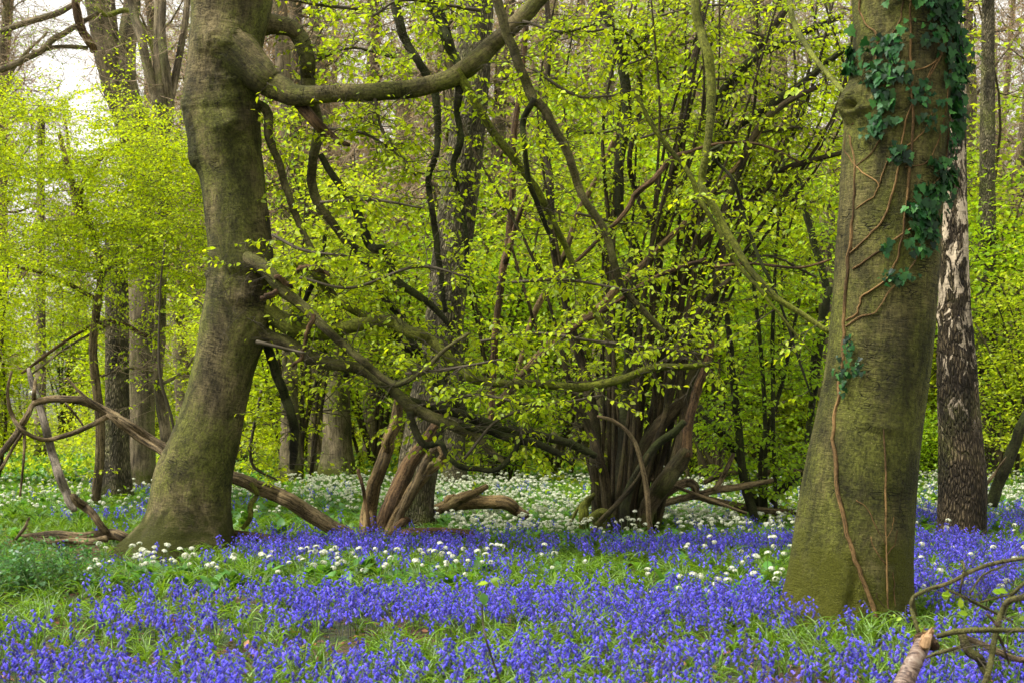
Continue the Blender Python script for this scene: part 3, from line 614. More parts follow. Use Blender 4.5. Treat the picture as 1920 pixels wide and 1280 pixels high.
# ================================================================== COPPICED HAZEL (centre right)
YH = 16.8
hz = thing('coppiced_hazel', 'many-stemmed dark hazel fanning out of the white garlic right of centre', 'tree', at(1175, 1010, YH))
ds = M['darklimb']
HZ = [
    ([(1128, 990, 15), (1120, 920, 13), (1116, 850, 12), (1112, 780, 11), (1098, 700, 10), (1075, 620, 9), (1050, 530, 8), (1036, 430, 8), (1030, 330, 7), (1020, 230, 6), (1030, 100, 5), (1025, -10, 5)], 0, .6),
    ([(1143, 985, 12), (1138, 930, 10), (1126, 860, 9), (1100, 790, 8), (1070, 720, 6), (1050, 640, 5)], -.2, -.6),
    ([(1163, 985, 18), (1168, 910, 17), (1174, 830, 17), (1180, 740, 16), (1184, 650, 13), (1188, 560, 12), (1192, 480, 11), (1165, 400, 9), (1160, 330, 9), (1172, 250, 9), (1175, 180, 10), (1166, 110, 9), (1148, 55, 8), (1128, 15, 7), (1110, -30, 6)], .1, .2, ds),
    ([(1178, 980, 13), (1184, 910, 13), (1205, 850, 14), (1232, 800, 14), (1262, 770, 13), (1290, 720, 10), (1315, 650, 9), (1340, 560, 8), (1352, 480, 8), (1365, 380, 8), (1395, 300, 7), (1430, 230, 7), (1480, 190, 6), (1540, 160, 5)], -.1, -.5),
    ([(1190, 978, 14), (1198, 900, 13), (1225, 800, 14), (1243, 720, 14), (1256, 640, 13), (1275, 550, 12), (1295, 450, 12), (1322, 350, 10), (1342, 260, 9), (1368, 180, 9), (1410, 110, 8), (1460, 40, 7), (1490, -20, 6)], .2, .6),
    ([(1208, 975, 16), (1225, 935, 17), (1250, 900, 17), (1275, 868, 16), (1290, 840, 12)], -.3, -.5),
    ([(1262, 885, 10), (1275, 820, 10), (1280, 760, 9), (1276, 700, 8), (1285, 620, 8), (1300, 540, 7), (1310, 440, 6), (1330, 330, 6)], -.3, 0),
    ([(1285, 855, 12), (1292, 800, 9), (1305, 740, 9), (1322, 690, 8), (1335, 640, 6)], -.5, -.6, M['deadred']),
    ([(1152, 985, 12), (1150, 900, 11), (1152, 800, 11), (1148, 700, 9), (1140, 600, 9), (1140, 500, 8), (1150, 380, 7)], .4, .8),
    ([(1172, 985, 10), (1176, 930, 9), (1205, 870, 8), (1235, 830, 8), (1262, 812, 8), (1282, 790, 6)], -.4, -.8, ds),
    ([(1182, 980, 10), (1186, 900, 10), (1200, 780, 9), (1210, 680, 9), (1230, 560, 9), (1240, 440, 9), (1262, 330, 9), (1280, 230, 9), (1300, 120, 8), (1318, 20, 7), (1325, -20, 6)], .5, .9),
    ([(1200, 970, 8), (1216, 880, 8), (1245, 780, 7), (1262, 690, 7), (1290, 620, 7), (1330, 560, 6), (1372, 520, 5)], 0, -.6),
    ([(1158, 985, 9), (1130, 960, 8), (1102, 975, 6)], -.3, -.6, M['mossy']),
    ([(1120, 985, 6), (1160, 940, 5), (1200, 890, 4), (1215, 850, 3)], -.7, -.7),
    ([(1216, 960, 5), (1205, 880, 5), (1185, 820, 4), (1150, 790, 4), (1120, 780, 3)], -.8, -.9, M['arch']),
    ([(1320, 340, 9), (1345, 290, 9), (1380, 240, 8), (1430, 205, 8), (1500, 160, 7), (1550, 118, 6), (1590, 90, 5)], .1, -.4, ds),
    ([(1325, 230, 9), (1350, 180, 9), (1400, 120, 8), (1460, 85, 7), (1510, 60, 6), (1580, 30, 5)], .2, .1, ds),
    ([(1285, 500, 7), (1330, 440, 7), (1370, 400, 7), (1420, 370, 6), (1470, 320, 6), (1530, 300, 5), (1590, 285, 4)], 0, -.3),
    ([(1165, 110, 6), (1210, 80, 5), (1240, 20, 5), (1250, -20, 4)], .2, .5),
    ([(1240, 440, 6), (1200, 380, 6), (1180, 300, 5), (1200, 200, 5), (1190, 80, 4)], .5, .7),
]
hb = multi(hz, YH, HZ, M['hazel'], 10, .10)
hs_ = Spray()
for k, (P, r) in enumerate(hb):
    if k in (1, 4, 5, 7, 9, 12, 13, 14): continue
    q = P[:, 2] > CH + (HOR - 700) / F * YH
    if q.sum() > 6: hs_.from_branch(P[q], r[q], 17, (.35, 1.0), .066, gap=.055, sub=2)
rods = Geo()
for k in range(26):   # thin whippy rods
    x0 = rng.uniform(1112, 1235); x1 = x0 + (x0 - 1165) * 2.6 + rng.normal(40, 110)
    w_ = rng.uniform(.8, 1.6); tr = [(x0, 1005, 3.6 * w_), (x0 * .8 + x1 * .2, 760, 3.2 * w_), (x0 * .55 + x1 * .45 + rng.normal(0, 12), 500, 3.2 * w_), (x1, 220, 2.4 * w_), (x1 + rng.normal(20, 30), -20, 2)]
    P, r = branch_pts(tr, YH + rng.uniform(-.5, .8), YH + rng.uniform(-.8, 1.2), 5); tube(rods, P, r, 6, True, knobbly(.08))
    hs_.from_branch(P[9:], r[9:], 3, (.3, .8), .08, gap=.06, sub=1)
part('thin_rods', rods, M['hazel'], hz, kind='stuff')
for tr in [[(1180, 120), (1260, 90), (1360, 60)], [(1330, 150), (1420, 150), (1520, 200)], [(1200, 260), (1280, 240), (1380, 260)], [(1300, 380), (1400, 350), (1520, 380)], [(1350, 500), (1440, 480), (1530, 520)], [(1240, 30), (1330, 10), (1440, 20)], [(1060, 240), (1130, 250), (1220, 220)], [(1100, 60), (1170, 60), (1250, 150)], [(1400, 60), (1480, 80), (1580, 60)], [(1420, 250), (1500, 240), (1560, 260)], [(1080, 400), (1180, 420), (1280, 400)]]:
    P, r = branch_pts([(x, y, 2.5) for x, y in tr], YH - .4, YH - rng.uniform(-.8, 1), 6); tube(hs_.tw, P, r, 5); hs_.from_branch(P, r, 30, (.3, .9), .068, gap=.055, sub=1)
finish_foliage(hs_, hz, M['leafA'], M['twig'], 120)

# tall mossy bough sweeping down from overhead towards the right beech (a second tree's limb)
mb = thing('leaning_branch', 'long mossy green bough sweeping down to the right beech', 'branch', at(1560, 625, 13.2))
pts = multi(mb, 13.2, [
    ([(1296, -40, 11), (1306, 20, 10), (1318, 70, 11), (1332, 130, 12), (1332, 195, 11), (1326, 265, 9), (1316, 335, 9), (1322, 362, 9), (1347, 402, 9), (1372, 450, 9), (1402, 500, 8), (1442, 546, 8), (1492, 582, 7), (1556, 624, 6)], .6, -.2),
    ([(1188, 160, 5), (1208, 210, 6), (1242, 262, 6), (1290, 322, 6), (1312, 372, 6), (1342, 422, 5), (1380, 490, 5), (1420, 540, 4), (1470, 600, 3), (1520, 660, 2)], .7, .4),
    ([(1478, -20, 7), (1490, 40, 7), (1512, 85, 7), (1540, 125, 6), (1570, 160, 6), (1590, 180, 5)], .2, -2.6),
    ([(1320, 290, 4), (1352, 275, 5), (1342, 300, 4), (1375, 340, 4), (1400, 420, 4), (1430, 500, 4), (1460, 560, 3), (1500, 680, 3), (1520, 740, 2)], .4, .6, M['darklimb'])], M['mossy'], 9, .08, 'branch', thin=.8)
s2 = Spray()
for P, r in pts: s2.from_branch(P, r, 7, (.2, .8), .070, gap=.06, sub=2)
finish_foliage(s2, mb, M['leafA'], M['twig'], 60)

# leaning poles resting in the hazel
for Y, lab, trs, m in [
    (16.2, 'pale lichen-spotted pole leaning up to the right through the hazel', [([(930, 760, 13), (1000, 680, 14), (1055, 625, 15), (1120, 580, 13), (1165, 530, 12), (1205, 495, 11), (1262, 440, 9), (1300, 405, 9), (1345, 350, 8), (1400, 290, 6), (1450, 200, 5)], .4, .2)], 'dead'),
    (16.4, 'red-brown thin pole leaning across the hazel just below the pale one', [([(1010, 670, 7), (1080, 612, 8), (1150, 572, 8), (1225, 522, 7), (1308, 492, 7), (1340, 500, 5), (1400, 495, 4), (1440, 497, 4), (1500, 502, 4), (1560, 486, 3)], 0, -.3), ([(1308, 492, 6), (1322, 486, 5)], -.1, -.1)], 'deadred'),
    (15.9, 'broken split branch with torn reddish bark hung among the hazel stems', [([(1050, 520, 6), (1170, 400, 7), (1195, 360, 9), (1225, 335, 9), (1260, 300, 8), (1290, 285, 6), (1340, 270, 5), (1400, 268, 4), (1450, 280, 4), (1500, 305, 3)], .3, .2)], 'deadred'),
    (18.6, 'upright reddish bare trunk seen left of the hazel through the leaves', [([(918, 800, 11), (925, 700, 11), (932, 600, 11), (942, 520, 12), (950, 470, 12), (960, 400, 11), (962, 300, 10), (972, 180, 9), (985, 60, 9), (992, -20, 8)], 0, 0), ([(945, 495, 9), (968, 420, 8), (990, 362, 6)], -.1, -.2)], 'deadred'),
    (18.2, 'pale bare pole leaning steeply right, left of the hazel', [([(955, 750, 9), (985, 640, 9), (1020, 550, 10), (1060, 470, 9), (1085, 400, 9), (1120, 330, 9), (1155, 250, 8), (1195, 160, 8), (1240, 90, 7), (1290, 20, 6)], 0, .2)], 'dead'),
    (17.9, 'thin whitish stick leaning left among the leaves at the centre', [([(1022, 650, 5), (1000, 600, 5), (975, 520, 5), (958, 460, 4)], 0, 0)], 'arch'),
]:
    x, y, _ = trs[0][0][0]; t = thing('leaning_pole', lab, 'dead branch', at(x, y, Y)); multi(t, Y, trs, M[m], 9, .12, 'stem', thin=.62)

# ================================================================== CENTRE: oak, dead leaning trunks, logs
def simple_trunk(nm, lab, edges, Y, m, group=None, sides=32, flare=.25, cat='tree', rough=.03, sprays=0, leaf='leafC', wr=.012, fh=.4):
    t = thing(nm, lab, cat, at((edges[-1][1] + edges[-1][2]) / 2, edges[-1][0], Y), group)
    g, s = trunk_geo(edges, Y, sides, 8, 5, flare, fh, rough, seed=rng.uniform(0, 9), wrinkle=wr); part('trunk', g, m, t); return t, s
def Yof(row): return CH * F / (row - HOR)
ok, _ = simple_trunk('oak_tree', 'furrowed oak trunk behind the leaning dead stems left of centre', [(-40, 862, 928), (60, 858, 924), (200, 848, 915), (400, 822, 892), (600, 796, 868), (750, 770, 846), (850, 750, 826), (920, 742, 816), (960, 738, 816), (1000, 724, 828)], 17.6, M['oak'], sides=40)
dt = M['dead']
t = thing('dead_tree', 'cluster of bare brown dead stems leaning right in front of the oak', 'dead tree', at(705, 1012, 16.4))
multi(t, 16.4, [([(684, 1010, 21), (692, 960, 18), (704, 905, 16), (718, 860, 15), (730, 825, 14), (742, 785, 13), (748, 740, 9)], 0, -.1),
                ([(712, 1010, 22), (726, 960, 20), (746, 915, 19), (764, 880, 18), (782, 850, 16), (806, 815, 12), (835, 760, 8)], .2, .8, M['deadred']),
                ([(735, 985, 11), (758, 945, 13), (782, 908, 14), (806, 880, 13), (828, 862, 11), (833, 848, 9), (824, 838, 7)], -.2, -.1),
                ([(742, 985, 8), (765, 935, 9), (785, 890, 9), (800, 860, 8), (818, 838, 7)], -.35, -.3, M['arch']),
                ([(730, 1010, 12), (748, 985, 10), (768, 970, 8)], -.4, -.3, M['deadred']), ([(692, 985, 4), (684, 940, 4), (678, 905, 4), (672, 878, 4)], -.6, -.6, M['deadred'])], dt, 14, .10, thin=.84)
t = thing('fallen_log', 'reddish log lying flat at the foot of the leaning dead stems', 'log', at(800, 1003, 15.5))
multi(t, 15.5, [([(742, 1003, 9), (775, 998, 10), (815, 997, 10), (850, 999, 10), (888, 1001, 8)], 0, .1)], M['deadred'], 10, .15, 'trunk')
t = thing('fallen_log', 'pale arched log with an upright side limb lying in white garlic', 'log', at(900, 955, 17.6))
multi(t, 17.6, [([(842, 948, 11), (872, 942, 15), (910, 940, 14), (945, 943, 14), (968, 955, 11), (990, 968, 8)], .1, -.2), ([(818, 955, 11), (845, 945, 12), (866, 932, 10), (890, 922, 8), (914, 910, 5)], -.2, -.3), ([(838, 945, 8), (840, 935, 7), (852, 930, 5)], -.2, -.2)], dt, 11, .16, 'branch')
t = thing('fallen_branch', 'mossy yellow-green stump and stick beside the hazel base', 'stump', at(1100, 985, 16.6))
multi(t, 16.6, [([(1096, 985, 9), (1095, 960, 10), (1098, 940, 8), (1112, 930, 5)], 0, 0), ([(1068, 985, 3), (1085, 950, 3), (1115, 925, 4)], .1, .2)], M['mossy'], 9, .2, 'stem')

# fallen limb that arches over at left and comes down right of the beech
t = thing('fallen_branch', 'long dead limb arching behind the leaning beech and down to the right', 'dead branch', at(655, 1000, 15.3))
multi(t, 15.45, [([(62, 757, 6), (85, 750, 7), (120, 747, 7), (160, 751, 7), (200, 772, 8), (240, 795, 8), (285, 825, 9), (330, 852, 10), (380, 872, 11), (435, 893, 12), (480, 910, 13), (520, 926, 14), (550, 942, 14), (585, 965, 15), (620, 985, 14), (660, 1003, 12)], .1, .4),
                ([(200, 776, 4), (250, 815, 6), (300, 845, 6), (340, 870, 5)], 0, 0), ([(62, 757, 5), (48, 785, 6), (30, 815, 6), (0, 850, 6), (-30, 880, 5)], .1, -.3),
                ([(22, 695, 2.5), (14, 735, 3), (22, 775, 4), (45, 808, 4), (85, 825, 4), (130, 813, 5), (170, 797, 5), (203, 780, 5)], -.2, .05), ([(65, 757, 5), (64, 735, 4), (66, 712, 3)], .1, .1),
                ([(125, 707, 2), (150, 735, 3), (190, 765, 4), (220, 785, 3)], -.05, 0), ([(122, 755, 2), (140, 775, 2), (156, 797, 2)], 0, 0), ([(48, 800, 4), (30, 830, 3), (2, 880, 3)], .1, 0), ([(46, 812, 3), (45, 860, 2.5), (38, 930, 2)], .1, 0),
                ([(470, 905, 4), (482, 925, 5), (470, 945, 5), (468, 970, 5), (455, 990, 4)], -.4, -.5, M['mossy']), ([(130, 750, 3), (180, 765, 4), (240, 805, 4)], .2, .2)], M['arch'], 11, .16, 'branch')
t = thing('fallen_log', 'weathered forked log lying on the ground left of the leaning beech', 'log', at(140, 1018, 14.8))
multi(t, 14.8, [([(34, 1010, 6), (70, 1006, 9), (110, 1003, 10), (150, 1006, 10), (190, 1002, 11), (218, 1001, 11), (245, 1012, 10), (280, 1020, 9), (330, 1025, 8)], 0, .3), ([(60, 1012, 5), (110, 1015, 6), (170, 1014, 7), (200, 1008, 7)], -.12, -.1),
                ([(198, 998, 7), (182, 975, 7), (165, 955, 8), (145, 940, 8), (138, 925, 6)], .1, 0), ([(30, 1010, 3), (45, 990, 3), (55, 970, 2)], 0, 0)], M['arch'], 10, .18, 'branch')
t = thing('fallen_log', 'low brown log lying in bluebells right of the leaning beech foot', 'log', at(490, 1020, 15.0))
multi(t, 15.0, [([(430, 1000, 8), (470, 1006, 9), (520, 1012, 9), (560, 1016, 7)], 0, .1)], dt, 10, .18, 'trunk')
t = thing('dead_tree', 'slim silvery broken dead trunk with bracket fungi leaning at far left', 'dead tree', at(140, 955, 16.0))
multi(t, 16.0, [([(54, 690, 5), (60, 715, 8), (76, 770, 10), (95, 840, 11), (112, 900, 12), (128, 935, 11), (140, 958, 8)], .3, 0)], M['snag'], 14, .07, 'trunk', thin=.72)
fg = Geo()
for (x, y) in [(62, 736), (68, 742)]:
    P, r = branch_pts([(x - 6, y, 2), (x, y, 5), (x + 6, y, 2)], 16.2, 16.15, 3); tube(fg, P, r, 8)
part('bracket_fungus', fg, M['white'], t)

# ================================================================== mid-distance trunks
far = M['far']
def fork(Y, nm, lab, edges, limbs, m, cat='tree', leafm='leafC', n=10, group=None):
    t, s = simple_trunk(nm, lab, edges, Y, m)
    if group: t['group'] = group
    pts = multi(t, Y, limbs, m, 10, .06, 'branch') if limbs else []
    sp_ = Spray()
    for P, r in pts: sp_.from_branch(P, r, n, (.5, 1.6), .05, gap=.12, sub=2, leafprob=.25)
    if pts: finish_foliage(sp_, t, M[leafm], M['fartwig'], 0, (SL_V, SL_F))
    return t
fork(24.2, 'beech_tree', 'large smooth grey trunk forking high against the pale sky at upper left', [(-40, 150, 208), (0, 158, 214), (60, 170, 222), (110, 179, 234), (160, 192, 246), (220, 212, 262), (280, 232, 280), (340, 240, 288), (450, 244, 290), (560, 243, 289), (700, 241, 289), (850, 238, 290), (925, 230, 298)],
     [([(262, 245, 18), (250, 190, 16), (240, 140, 16), (238, 80, 17), (246, 20, 16), (250, -40, 15)], -.2, 0), ([(0, 60, 5), (50, 42, 6), (100, 28, 6), (140, 8, 5), (170, -20, 4)], -.5, -.5), ([(0, 132, 6), (40, 115, 6), (75, 97, 6), (100, 76, 6), (138, 52, 5), (190, 20, 4)], -.6, -.4),
      ([(60, 100, 4), (110, 88, 4), (165, 90, 4)], -.4, -.3), ([(135, -20, 7), (150, 40, 8), (165, 75, 8), (178, 95, 7)], -.6, -.4, M['deadred']), ([(0, 170, 3), (40, 110, 3), (90, 60, 2)], -.6, -.5), ([(180, 10, 4), (200, 28, 5), (240, 20, 5), (270, 60, 5), (300, 115, 5), (320, 130, 3)], -.8, -.9, M['mossy'])], far, n=16)
fork(22.4, 'oak_tree', 'straight furrowed brown trunk standing just left of the smooth grey one', [(420, 196, 240), (500, 198, 240), (620, 198, 241), (760, 198, 242), (860, 196, 243), (930, 190, 250)], [], M['oak'])
fork(21.2, 'hornbeam_tree', 'slender forked trunk with a curved side limb between the grey trunk and the leaning beech',
     [(-40, 292, 312), (60, 288, 310), (150, 287, 312), (210, 288, 318), (290, 292, 318), (400, 294, 316), (560, 292, 312), (640, 288, 310), (700, 287, 305), (760, 292, 312), (820, 300, 322), (940, 300, 326)],
     [([(312, 240, 9), (316, 200, 10), (312, 150, 9), (306, 90, 8), (303, 20, 8), (300, -40, 7)], 0, 0), ([(296, 200, 9), (284, 150, 9), (268, 80, 9), (250, 20, 8), (240, -40, 7)], -.1, .1), ([(314, 225, 7), (330, 140, 7), (345, 60, 6), (352, -20, 6)], 0, .2),
      ([(288, 634, 4), (262, 625, 4), (240, 612, 4), (212, 604, 4), (180, 608, 4), (130, 635, 3), (80, 670, 3), (40, 700, 2)], -.1, -.8, M['deadred']), ([(212, 604, 3), (160, 632, 2.5), (120, 655, 2), (60, 700, 2)], -.3, -.7),
      ([(300, 720, 3), (340, 700, 3), (365, 668, 2)], -.1, -.3), ([(300, 700, 2), (250, 690, 2), (210, 698, 2), (190, 706, 2)], 0, -.4)], far, n=10)
MID = [(26.5, [(560, 530, 556), (700, 528, 558), (800, 526, 562), (880, 522, 566), (925, 514, 574)], 'grey trunk with mossy foot just right of the leaning beech'),
       (30.0, [(480, 582, 606), (700, 580, 608), (820, 578, 610), (900, 574, 614)], 'brown trunk left of a wider mossy trunk in the middle distance'),
       (29.2, [(480, 612, 650), (650, 610, 654), (780, 606, 658), (850, 602, 662), (905, 590, 676)], 'wide mossy trunk between the leaning beech and dead stems'),
       (25.6, [(420, 838, 868), (600, 836, 870), (760, 834, 872), (860, 832, 874), (925, 826, 882)], 'dark trunk rising right behind the furrowed oak'),
       (32.0, [(500, 1036, 1054), (700, 1035, 1056), (900, 1032, 1060)], 'slim trunk in the gap left of the hazel'),
       (33.5, [(500, 1068, 1098), (700, 1066, 1100), (896, 1060, 1106)], 'grey trunk directly left of the hazel stems'),
       (27.0, [(300, 1320, 1345), (600, 1318, 1346), (800, 1316, 1348), (925, 1308, 1356)], 'shaded trunk rising behind the right side of the hazel'),
       (31.0, [(-40, 1118, 1154), (120, 1116, 1152), (400, 1112, 1150), (700, 1110, 1150), (905, 1104, 1156)], 'pale pinkish trunk showing at the top behind the hazel'),
       (28.5, [(400, 1536, 1566), (700, 1534, 1568), (920, 1528, 1576)], 'trunk partly hidden by the left edge of the ivy-clad beech'),
       (27.5, [(-40, 1842, 1864), (350, 1836, 1866), (650, 1828, 1870), (920, 1818, 1880)], 'dim mossy trunk immediately right of the birch'),
       (38.0, [(200, 70, 84), (500, 68, 84), (880, 64, 88)], 'thin straight trunk near the left edge in bright leaves'),
       (42.0, [(100, 742, 772), (500, 738, 770), (870, 732, 776)], 'distant pale trunk behind the furrowed oak'),
       (39.0, [(-40, 540, 566), (300, 538, 566), (600, 536, 566), (880, 530, 574)], 'distant trunk seen under the big limb of the leaning beech'),
       (36.0, [(-40, 690, 712), (300, 686, 712), (600, 684, 712), (890, 678, 720)], 'mid-grey distant trunk above the centre of the limb'),
       (35.0, [(-40, 1395, 1418), (400, 1392, 1418), (892, 1386, 1424)], 'distant straight trunk between hazel and ivy-clad beech'),
       (34.0, [(600, 1228, 1262), (800, 1226, 1264), (900, 1218, 1270)], 'grey trunk glimpsed low between hazel stems')]
for Y, E, lab in MID: simple_trunk('background_tree', lab, E, Y, M['oak'] if 'dark' in lab or 'dim' in lab else far, 'tree trunks beyond the clearing', sides=20, flare=.2, wr=.006)

# stems and fallen sticks right of the hazel
t = thing('hazel_bush', 'dark curved sapling stems rising between hazel and ivy-clad beech', 'bush', at(1405, 965, 17.6))
pts = multi(t, 17.6, [([(1412, 965, 9), (1400, 920, 9), (1390, 870, 8), (1383, 800, 8), (1378, 740, 7), (1370, 660, 6), (1360, 560, 5)], 0, .2), ([(1430, 950, 9), (1410, 925, 8), (1390, 870, 8), (1360, 820, 8), (1330, 790, 7), (1310, 760, 6)], .4, .6),
    ([(1455, 960, 4), (1450, 800, 4), (1448, 650, 4), (1455, 480, 3), (1470, 300, 3)], .1, .3), ([(1436, 965, 4), (1434, 800, 4), (1425, 640, 4), (1400, 440, 3), (1380, 300, 3)], .2, .5), ([(1430, 965, 5), (1428, 850, 4), (1470, 700, 4), (1500, 560, 3)], .3, .3),
    ([(1445, 940, 7), (1480, 905, 7), (1510, 878, 7), (1560, 850, 6)], .2, .3), ([(1500, 965, 5), (1510, 850, 6), (1530, 700, 7), (1550, 560, 7), (1530, 470, 7), (1505, 380, 6), (1490, 300, 6)], .8, 1.2),
    ([(1520, 780, 5), (1535, 640, 9), (1558, 540, 6)], .9, .9)], M['darklimb'], 9, .1)
s3 = Spray()
for P, r in pts: s3.from_branch(P, r, 26, (.3, .9), .075, gap=.05, sub=2)
finish_foliage(s3, t, M['leafC'], M['twig'], 40)
for Y, lab, trs in [(17.2, 'long bare branch lying on the garlic right of the hazel', [([(1232, 945, 7), (1280, 935, 7), (1330, 920, 7), (1400, 910, 6), (1450, 900, 4)], 0, .3), ([(1235, 935, 8), (1262, 915, 9), (1290, 905, 8), (1303, 912, 8), (1306, 935, 6)], .1, .2), ([(1340, 918, 5), (1360, 885, 5), (1375, 850, 4)], .1, .2)]),
                    (16.6, 'thin pale stick lying slanted across the garlic', [([(1210, 893, 3), (1260, 910, 3), (1330, 935, 3), (1400, 962, 3)], .3, 0)]),
                    (17.6, 'crooked grey branch lying behind the dark sapling', [([(1310, 930, 6), (1345, 940, 7), (1390, 950, 7), (1450, 958, 6), (1510, 958, 5)], 0, 0), ([(1320, 905, 5), (1350, 890, 5), (1385, 885, 4)], .2, .2), ([(1420, 890, 5), (1470, 880, 5), (1520, 888, 4)], .4, .3)])]:
    x, y, _ = trs[0][0][0]; t = thing('fallen_branch', lab, 'branch', at(x, y, Y)); multi(t, Y, trs, M['arch'], 8, .15, 'branch')
t = thing('dead_tree', 'dark bare pole leaning at the right edge beyond the birch', 'dead tree', at(1858, 945, 18.0))
multi(t, 18.0, [([(1856, 948, 12), (1872, 905, 11), (1892, 855, 11), (1915, 800, 10), (1945, 735, 9), (1990, 640, 8)], 0, 0), ([(1845, 915, 3), (1870, 880, 3), (1888, 855, 2)], -.1, -.1, M['arch'])], M['darklimb'], 10, .08, 'stem')

# bright spreading thorn on the left, built of flat leafy layers
def layered(root, Y, n, region, leafsz, twm, lfm, nparts, dens=None, gap=.05, Lr=(.4, 1.1), depth=1.6, sub=2):
    s = Spray(); k = 0
    while k < n:
        px = rng.uniform(region[0], region[2]); py = rng.uniform(region[1], region[3])
        if dens is not None and rng.random() > dens(px, py): continue
        p = at(px, py, Y + rng.uniform(-depth, depth)); d = rng.normal(0, 1, 3); d[2] = d[2] * .18 + .05
        s.twig(p, d, rng.uniform(*Lr), .004, leafsz, gap=gap, sub=sub); k += 1
    finish_foliage(s, root, lfm, twm, nparts, (HL_V, HL_F) if leafsz * F / Y > 11 else (SL_V, SL_F))
th = thing('hawthorn_tree', 'small spreading tree in fresh bright green leaf at the left', 'tree', at(170, 940, 20.0))
multi(th, 20.0, [([(180, 945, 9), (190, 800, 9), (175, 660, 8), (190, 520, 8), (175, 440, 8), (150, 380, 7), (130, 320, 6), (110, 250, 4)], 0, -.4), ([(175, 440, 6), (150, 400, 7), (155, 350, 6), (185, 300, 5), (240, 260, 4)], -.2, -.6), ([(176, 520, 5), (240, 480, 5), (320, 430, 4)], -.1, -.7), ([(180, 560, 4), (100, 520, 4), (30, 500, 3)], 0, -.5)], M['arch'], 9, .12, 'branch')
def dth(x, y):
    top = 150 + 60 * abs(math.sin(x * .012)) + max(0, x - 250) * .5
    if y < top: return 0
    v = float(vnoise(np.array([x / 55., y / 24., 3.3]))); return np.clip(.35 + v * 1.5, 0, 1) * (1 if y < 520 else .35)
layered(th, 19.6, 1150, (-60, 140, 400, 640), .055, M['twig'], M['leafB'], 60, dth, .035, (.35, .95), 2.0)
lb2 = thing('beech_sapling', 'thin sapling with small drooping bright leaves left of the leaning beech', 'tree', at(320, 940, 17.8))
multi(lb2, 17.8, [([(330, 945, 3), (325, 800, 3), (300, 700, 3), (300, 560, 2), (310, 450, 2)], 0, -.3)], M['twig'], 6, .1, 'stem')
def dsap(x, y): return np.clip(.3 + 1.5 * float(vnoise(np.array([x / 40., y / 26., 8.3]))), 0, 1)
layered(lb2, 17.6, 50, (180, 430, 372, 900), .062, M['twig'], M['leafA'], 60, dsap, .05, (.2, .5), .5, 1)

# ================================================================== background wood: shared prototypes
def proto_shrub(seed, H=3.2, W=2.4, nst=9, nl=9000, leafsz=.05):
    global rng
    keep = rng; rng = np.random.default_rng(seed); g = Geo(); lg = Geo()
    pos = []
    for s in range(nst):
        a = rng.uniform(0, 2 * np.pi); lean = rng.uniform(.1, .7); top = np.array((math.cos(a) * lean * W, math.sin(a) * lean * W, H * rng.uniform(.6, 1.05)))
        P = np.array([(0, 0, -.1), top * (.3, .3, .35), top * (.65, .65, .75), top]) + rng.normal(0, .09, (4, 3)); P[0, 2] = -.1; P = catmull(P, 4)
        tube(g, P, np.linspace(.028, .008, len(P)), 5)
        for k in range(16):
            i = int(rng.integers(3, len(P))); d = rng.normal(0, 1, 3); d[2] = d[2] * .35 + .1; d = norm(d); L = rng.uniform(.4, 1.2)
            Q = np.array([P[i] + d * L * t + rng.normal(0, .05, 3) * t for t in np.linspace(0, 1, 5)]); tube(g, Q, np.linspace(.008, .003, 5), 3, False)
            m = nl // (nst * 16); c = Q[rng.integers(1, 5, m)] + rng.normal(0, 1, (m, 3)) * (.20, .20, .06) ; pos.append(c)
    pos = np.concatenate(pos); pos = pos[pos[:, 2] > .15]; pos = pos[rng.random(len(pos)) < (.35 if H < 4 else .06) + .65 * np.clip(pos[:, 2] / (H * .55), 0, 1) ** (1 if H < 4 else 2)]; n = len(pos)
    d = rng.normal(0, 1, (n, 3)); d[:, 2] = -np.abs(d[:, 2]) * .5; up = rng.normal(0, .5, (n, 3)) + (0, 0, 1.)
    leaves(lg, pos, d, up, leafsz * rng.uniform(.6, 1.3, n)); rng = keep
    return g, lg
